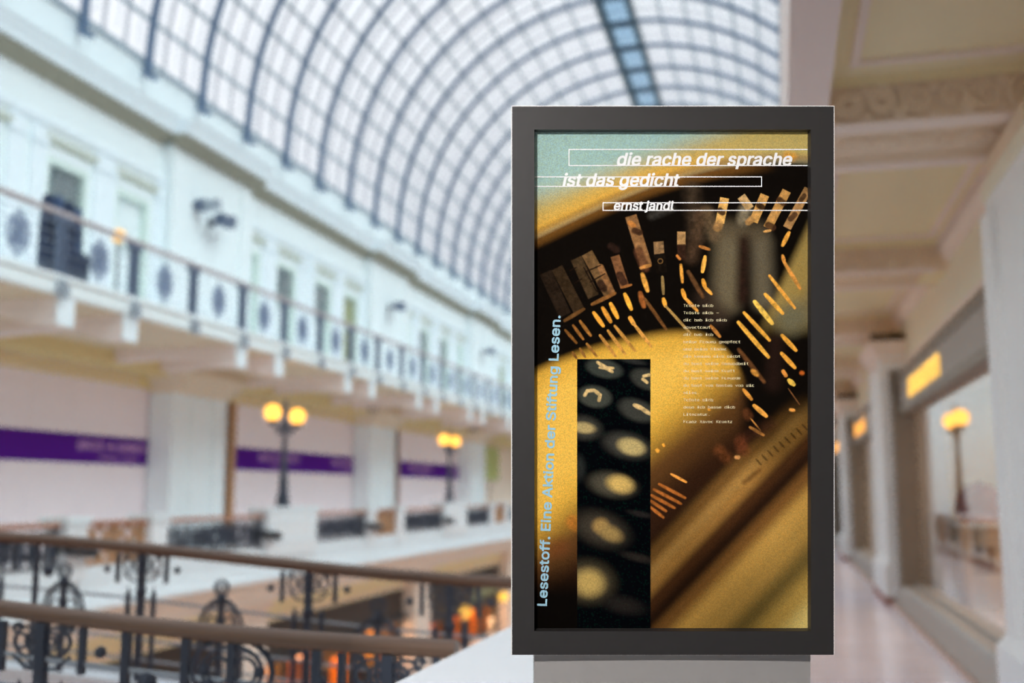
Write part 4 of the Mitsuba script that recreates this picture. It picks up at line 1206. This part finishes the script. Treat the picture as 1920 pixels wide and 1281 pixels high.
st(1326, 538, 1338, 550, 3.4, 2, (242, 170, 72))
# bright type bars on the right
for (a, bq, c, d, w, col) in ((1448, 516, 1496, 577, 3.4, (238, 168, 70)), (1440, 551, 1473, 587, 4.2, (252, 184, 76)), (1420, 565, 1453, 606, 4.8, (255, 204, 92)), (1400, 586, 1448, 638, 3.8, (246, 176, 68)),
                              (1389, 604, 1446, 670, 4.2, (250, 182, 72)), (1337, 611, 1354, 631, 3.4, (196, 128, 58)), (1472, 629, 1498, 657, 4.2, (244, 172, 66)), (1471, 663, 1496, 690, 4.2, (238, 166, 64)),
                              (1474, 697, 1479, 705, 3.6, (230, 150, 66)), (1485, 714, 1494, 722, 4.8, (255, 204, 86)), (1399, 732, 1414, 750, 3.6, (232, 156, 66)), (1419, 762, 1442, 782, 4.4, (240, 168, 74)),
                              (1411, 803, 1437, 818, 3.0, (205, 138, 68))):
    st(a, bq, c, d, w, 2.2, col)
st(1390, 656, 1438, 717, 4, 4, (112, 72, 40), 0.9)
st(1416, 696, 1425, 704, 4.5, 4, (226, 156, 68))
st(1509, 700, 1510, 700.5, 4, 4, (200, 100, 36), 0.9)
st(1412, 786, 1431, 809, 1.4, 1.6, (190, 128, 62))
st(1484, 730, 1505, 760, 1.2, 1.8, (120, 78, 44))
st(1488, 770, 1494, 771, 3, 2.5, (230, 158, 74))
st(1333, 769, 1334, 770, 2.6, 2, (240, 162, 56))
st(1404, 776, 1408, 782, 8, 8, (92, 52, 28), 0.8)
# type bars on the left over the yellow
for (a, bq, c, d, w, col) in ((1115, 586, 1133, 611, 4, (240, 164, 60)), (1132, 577, 1147, 603, 4.2, (236, 160, 60)), (1147, 569, 1160, 595, 4.4, (246, 172, 62)), (1174, 551, 1186, 579, 4.4, (250, 178, 64)),
                              (1127, 629, 1156, 668, 3.2, (196, 138, 66)), (1142, 620, 1174, 664, 3.2, (200, 142, 66)), (1155, 611, 1193, 658, 3.2, (205, 146, 68)), (1184, 596, 1190, 606, 4, (240, 166, 70)),
                              (1190, 606, 1224, 650, 3.2, (214, 152, 72)), (1061, 619, 1082, 643, 2.8, (136, 88, 40)), (1076, 610, 1095, 636, 2.8, (142, 92, 42)), (1089, 602, 1109, 629, 3.2, (160, 106, 48)),
                              (1075, 661, 1082, 672, 2.6, (132, 88, 42)), (1089, 654, 1099, 670, 2.6, (138, 94, 44)), (1102, 645, 1120, 668, 2.8, (160, 110, 52))):
    st(a, bq, c, d, w, 2.2, col)
# lower middle: reddish blurs, sparks and small levers
st(1395, 830, 1398, 846, 10, 16, (112, 58, 34), 0.8)
st(1352, 846, 1368, 862, 8, 16, (112, 62, 32), 0.8)
st(1408, 820, 1450, 800, 10, 22, (60, 34, 22), 0.7)
st(1385, 860, 1389, 860, 3.6, 3, (214, 150, 88))
st(1235, 847, 1236, 848, 3.6, 3, (240, 168, 62))
st(1247, 836, 1248, 838, 2.4, 2, (236, 162, 60))
st(1262, 892, 1290, 907, 2.6, 2, (236, 156, 70))
for (a, bq, c, d) in ((1239, 911, 1288, 937), (1229, 921, 1280, 948), (1224, 932, 1268, 956), (1223, 943, 1252, 962), (1223, 955, 1247, 974)):
    st(a, bq, c, d, 3.0, 2.6, (184, 106, 46), 0.9)
# rack teeth on the lower bar, right
for k in range(9):
    a, c = 1432 + 11 * k, 874 - 8.2 * k
    st(a, c, a - 9, c - 10, 1.6, 3.5, (44, 24, 15), 0.75)
st(1400, 908, 1430, 884, 4, 8, (84, 44, 24), 0.6)
# big soft spots
st(1482, 288, 1492, 290, 6, 14, (238, 164, 48), 0.85)
st(1075, 982, 1084, 988, 12, 14, (186, 116, 44), 0.9)
st(1040, 1032, 1050, 1030, 16, 26, (112, 62, 32), 0.7)

# flat ended strokes (the type slugs) carry a negative radius
ST = [(q[:4] + (-q[4],) + q[5:]) if 7.9 <= q[4] <= 12 and q[5] <= 3 else q for q in ST]
KEYS = [  # x, y, rx, ry, turn, softness, colour, strength
    (1135, 692, 34, 17, 12, 0.25, (58, 61, 55), 1.0), (1215, 712, 30, 18, 20, 0.3, (58, 58, 52), 1.0), (1117, 745, 31, 20, 10, 0.25, (66, 68, 60), 1.0), (1197, 771, 34, 19, 20, 0.35, (60, 60, 54), 1.0),
    (1096, 804, 32, 21, 10, 0.4, (58, 56, 50), 1.0), (1178, 838, 42, 22, 14, 0.45, (62, 60, 54), 1.0), (1088, 880, 10, 20, 0, 0.7, (40, 42, 40), 0.9), (1150, 912, 38, 20, 10, 0.6, (84, 78, 64), 1.0),
    (1128, 996, 44, 26, 20, 0.7, (66, 58, 48), 1.0), (1104, 1096, 40, 32, 8, 0.7, (84, 74, 54), 1.0), (1190, 678, 22, 5, 10, 0.6, (44, 44, 42), 0.9), (1204, 968, 22, 5, 12, 0.7, (40, 36, 34), 0.9),
    (1198, 1050, 28, 7, 14, 0.7, (42, 36, 32), 0.9), (1170, 1140, 34, 14, 12, 0.8, (38, 33, 30), 0.9),
    (1096, 804, 20, 10, 8, 0.45, (180, 158, 106), 1.0), (1186, 840, 25, 15, 14, 0.4, (192, 170, 112), 1.0), (1165, 911, 23, 15, 14, 0.55, (214, 178, 100), 1.0), (1128, 990, 14, 13, 0, 0.6, (168, 134, 78), 1.0),
    (1146, 1004, 22, 13, 25, 0.6, (156, 128, 76), 1.0), (1106, 1098, 26, 23, 10, 0.6, (188, 158, 90), 1.0)]
KS = []
for q in ((1122, 680, 1150, 698, 3.6), (1126, 690, 1152, 691, 3.0), (1098, 742, 1103, 734, 3.4), (1103, 734, 1116, 733, 3.4), (1116, 733, 1127, 742, 3.4), (1127, 742, 1125, 752, 3.2), (1210, 706, 1220, 704, 3), (1208, 712, 1216, 718, 3), (1192, 761, 1208, 768, 4.4), (1206, 768, 1222, 778, 4.0)):
    KS.append((*q, 2.5, (212, 180, 122), 0.95))


def poly(x, k):
    out = mi.Float(k[0])
    for c in k[1:]:
        out = out * x + c
    return out


def capsules(c, x, y, items):
    mott = 0.50 + 0.62 * noise(x / 5.0, y / 5.0, 3.0) + 0.34 * noise(x / 13.0, y / 13.0, 8.0)
    for (x0, y0, x1, y1, rad, soft, col, k) in items:
        dx, dy = x1 - x0, y1 - y0
        hu = ((x - x0) * dx + (y - y0) * dy) / (dx * dx + dy * dy + 1e-6)
        h = dr.clip(hu, 0, 1)
        if rad < 0:                       # flat ends
            ln = math.hypot(dx, dy)
            d = dr.abs((x - x0) * dy - (y - y0) * dx) / ln
            e = (dr.abs(hu - 0.5) - 0.5) * ln - 6.0
            m = smoothstep(-rad + soft * 0.5, -rad - soft * 0.5, d) * smoothstep(soft * 0.5, -soft * 0.5, e) * k
        else:
            rr = rad * (1.04 - 0.30 * dr.square(2 * h - 1)) if rad < 5.6 and math.hypot(dx, dy) > 12 else rad
            d = dr.sqrt(dr.square(x - x0 - dx * h) + dr.square(y - y0 - dy * h))
            m = smoothstep(rr + soft * 0.6, rr - soft * 0.6, d) * k
        c = c * (1 - m) + C3(col) * (mott if max(abs(rad), 0) < 13 else 1.0) * m
    return c


def mixc(c, col, m):
    return c * (1 - m) + C3(col) * m


def poster(p, n, uv):
    x, y = uv.x, uv.y
    q = (x - 1260) / 260
    c = C3(BLK) + mi.Color3f(0)
    # upper half: black machine interior under the curved golden cover and the pale sky
    e = poly(q, DARK_EDGE) - y                          # > 0 above the cover's edge
    c = mixc(c, (104, 68, 28), smoothstep(-26, -6, e) * smoothstep(1470, 1380, x))
    gold = smoothstep(-6, 20, e)
    kh = smoothstep(-34, 30, y - (372 - 0.36 * (x - 1002)))
    c = mixc(c, (158, 189, 180), gold)
    c = mixc(c, (188, 166, 98), gold * kh)
    c = mixc(c, (218, 168, 70), gold * smoothstep(62, 10, e) * kh * smoothstep(1480, 1250, x + e))
    c = mixc(c, (150, 102, 40), gold * smoothstep(22, 6, e))
    # pale slope at the right edge
    w = smoothstep(-8, 14, (x - 1520) * 0.9 + (y - 420) * 0.42) * smoothstep(640, 560, y)
    c = mixc(c, (158, 132, 72), w)
    # yellow body of the machine
    s = y - poly(q, BLOB_TOP)
    low = y - (846 - 0.84 * (x - 1225))                 # > 0 below its lower edge
    body = smoothstep(-14, 16, s) * smoothstep(1408, 1372, x - 0.05 * (y - 650))
    c = mixc(c, (50, 29, 17), body * smoothstep(260, 120, low))
    c = mixc(c, (104, 68, 34), body * smoothstep(130, 10, low))
    c = mixc(c, (226, 174, 66), body * smoothstep(50, -66, low))
    c = mixc(c, (243, 192, 82), body * smoothstep(-20, -120, low) * smoothstep(8, 60, s))
    # black lower left corner
    c = mixc(c, (12, 9, 7), smoothstep(1040, 1130, y) * smoothstep(1100, 1080, x))
    # slanting bars of the lower right
    t = (x - 1225) * 0.72 + (y - 1070) * 0.69
    u = (x - 1225) * 0.69 - (y - 1070) * 0.72
    stops = [(-46, (38, 22, 14)), (-16, (112, 78, 38)), (6, (166, 124, 64)), (22, (158, 114, 56)), (46, (70, 42, 22)), (68, (40, 24, 15)), (92, (116, 78, 38)), (124, (188, 144, 70)), (160, (166, 128, 62)), (200, (104, 84, 42)), (238, (170, 136, 66)), (285, (222, 196, 116))]
    bar = C3(stops[0][1]) + mi.Color3f(0)
    for (t0, _), (t1, cc) in zip(stops[:-1], stops[1:]):
        bar = mixc(bar, cc, smoothstep(t0, t1, t))
    gain = 0.72 + 0.38 * smoothstep(40, 220, u) - 0.62 * smoothstep(240, 340, u) * smoothstep(60, 20, t)
    inb = smoothstep(-50, -18, t) * smoothstep(1216, 1226, x) * smoothstep(730, 800, y)
    c = c * (1 - inb) + bar * gain * inb
    c = capsules(c, x, y, ST)
    # inset picture of the keys
    k = mi.Color3f(0.0016, 0.0020, 0.0030) + mi.Color3f(0)
    for (kx, ky, rx, ry, a, so, col, g) in KEYS:
        ca, sa = math.cos(math.radians(a)), math.sin(math.radians(a))
        ex, ey = ((x - kx) * ca + (y - ky) * sa) / rx, ((y - ky) * ca - (x - kx) * sa) / ry
        m = smoothstep(1 + so, 1 - so, dr.sqrt(ex * ex + ey * ey)) * g
        k = k * (1 - m) + C3(col) * m
    k = capsules(k, x, y, KS)
    g3 = dr.floor(x / 2.6), dr.floor(y / 2.6)
    k = k * (0.86 + 0.28 * cell_rand(g3[0], g3[1], 5)) + mi.Color3f(0.0, 0.006, 0.003) * dr.select(cell_rand(g3[0], g3[1], 9) > 0.88, 1.0, 0.0)
    ins = (x > 1083.5) & (x < 1222.5) & (y > 674)
    # print grain
    gr = 0.84 + 0.32 * cell_rand(dr.floor(x / 1.5), dr.floor(y / 1.5), 2)
    tint = cell_rand(dr.floor(x / 2.0), dr.floor(y / 2.0), 4) - 0.5
    c = c * gr * mi.Color3f(1 + 0.10 * tint, 1.0, 1 - 0.22 * tint)
    return dr.select(ins, k, c)


scene['m_poster'] = {'type': 'twosided', 'bsdf': {'type': 'diffuse', 'reflectance': proc(poster)}}
pv = [[l, b, -REC], [r, b, -REC], [r, t, -REC], [l, t, -REC]]
pq = mikit.ply((pv, [[0, 1, 2], [0, 2, 3]]), 'm_poster', False, uv=np.array([[1002, 1184], [1520.5, 1184], [1520.5, 243], [1002, 243]], float))
ps = part(dp, 'poster', pq, PANEL, label='printed poster showing the type bars of an old typewriter')

# --- lettering and line boxes of the poster, a hair proud of the print
ZT = -REC + 0.0006


def letters(text, u0, u1, base, xh, mat, slant=0.0, bold=True, name='lettering', vertical=None):
    """one line of lettering, fitted between print coordinates u0 and u1 on the baseline"""
    v, f = np.zeros((0, 3)), None
    m = meshkit.text_mesh(text, 0.02, 0.0004, bold)
    v, f = np.array(m.vertices), np.array(m.faces)
    v[:, 0] -= v[:, 0].min()
    v[:, 1] *= xh / 0.02
    v[:, 0] += slant * v[:, 1]
    w = v[:, 0].max() - v[:, 0].min()
    v[:, 0] = (v[:, 0] - v[:, 0].min()) * (u1 - u0) * 0.001 / w
    if vertical is None:
        v[:, 0] += X(u0)
        v[:, 1] += Y(base)
    else:
        ux, vy, ang = vertical
        ca, sa = math.cos(ang), math.sin(ang)
        v = np.stack([X(ux) + ca * v[:, 0] - sa * v[:, 1], Y(vy) + sa * v[:, 0] + ca * v[:, 1], v[:, 2]], 1)
    v[:, 2] += ZT
    mb = MB()
    w_ = 0.00042 * xh / 0.0232
    for ox, oy in ((-w_, -0.4 * w_), (w_, -0.4 * w_), (0, 0.6 * w_)):      # heavier strokes
        mb.add(v + [ox, oy, 0], f)
    part(ps, name, shp(mb, mat), PANEL)


letters('die rache der sprache', 1159, 1491, 306.5, 0.0232, 'm_print', 0.19)
letters('ist das gedicht', 1056, 1278, 345.5, 0.0232, 'm_print', 0.19)
letters('ernst jandl', 1153, 1266, 391.0, 0.0165, 'm_print', 0.19)
ang = math.atan2(1142 - 592, 1050 - 1024.0)
letters('Lesestoff. Eine Aktion der Stiftung Lesen.', 0, 551, 0, 0.0175, 'm_printblue', 0.0, True, 'side_lettering', (1025.5, 1142, ang))


def mono(text, u0, base, pitch, cap):
    """typewriter lettering: every character on its own pitch"""
    mb = MB()
    for k, ch in enumerate(text):
        if ch == ' ':
            continue
        m = meshkit.text_mesh(ch, cap, 0.0004, False)
        v = np.array(m.vertices)
        w = v[:, 0].max() - v[:, 0].min()
        tw = {'i': 0.62, 'l': 0.62, '.': 0.25, 't': 0.72, 'r': 0.75, 'j': 0.6, '\u2013': 0.9}.get(ch, 0.86) * pitch * 0.001
        v[:, 0] = (v[:, 0] - v[:, 0].min()) * tw / w + X(u0 + pitch * (k + 0.5)) - tw / 2
        v[:, 1] += Y(base)
        v[:, 2] += ZT
        mb.add(v, m.faces)
        if ch in 'ilhmnrdu':                                  # slab feet
            x0 = X(u0 + pitch * (k + 0.5))
            mb.box(x0 - 0.0019, x0 + 0.0019, Y(base), Y(base) + 0.0006, ZT, ZT + 0.0004)
    part(ps, 'verse', shp(mb, 'm_printcream'), PANEL)


POEM = ['Tr\u00f6ste mich', 'Tr\u00f6ste mich \u2013', 'dir hab ich mich', 'anvertraut.', 'dir hab ich', 'meine Frauen geopfert', 'und meine Kinder', 'die kennen mich nicht', 'du hast meine Gesundheit', 'du hast meine Kraft',
        'du hast meine Freunde', 'du hast vom Besten von mir', 'alles.', 'Tr\u00f6ste mich', 'denn ich hasse dich', 'Literatur.', 'Franz Xaver Kroetz']
for k, line in enumerate(POEM):
    mono(line, 1284.5, 574.8 + 13.76 * k, 5.18, 0.0052)
for (u0, v0, u1, v1, sides) in ((1068, 276.5, 1520, 307, 'lbt'), (1002, 328.5, 1433, 346.5, 'rbt'), (1132.5, 377.5, 1520, 392, 'lbt')):
    m = MB()
    h = 0.00095
    m.box(X(u0), X(u1), Y(v0) - h, Y(v0) + h, ZT, ZT + 0.0003).box(X(u0), X(u1), Y(v1) - h, Y(v1) + h, ZT, ZT + 0.0003)
    xe = X(u0) if 'l' in sides else X(u1)
    m.box(xe - h, xe + h, Y(v1) - h, Y(v0) + h, ZT, ZT + 0.0003)
    part(ps, 'outline_box', shp(m, 'm_print'), PANEL)
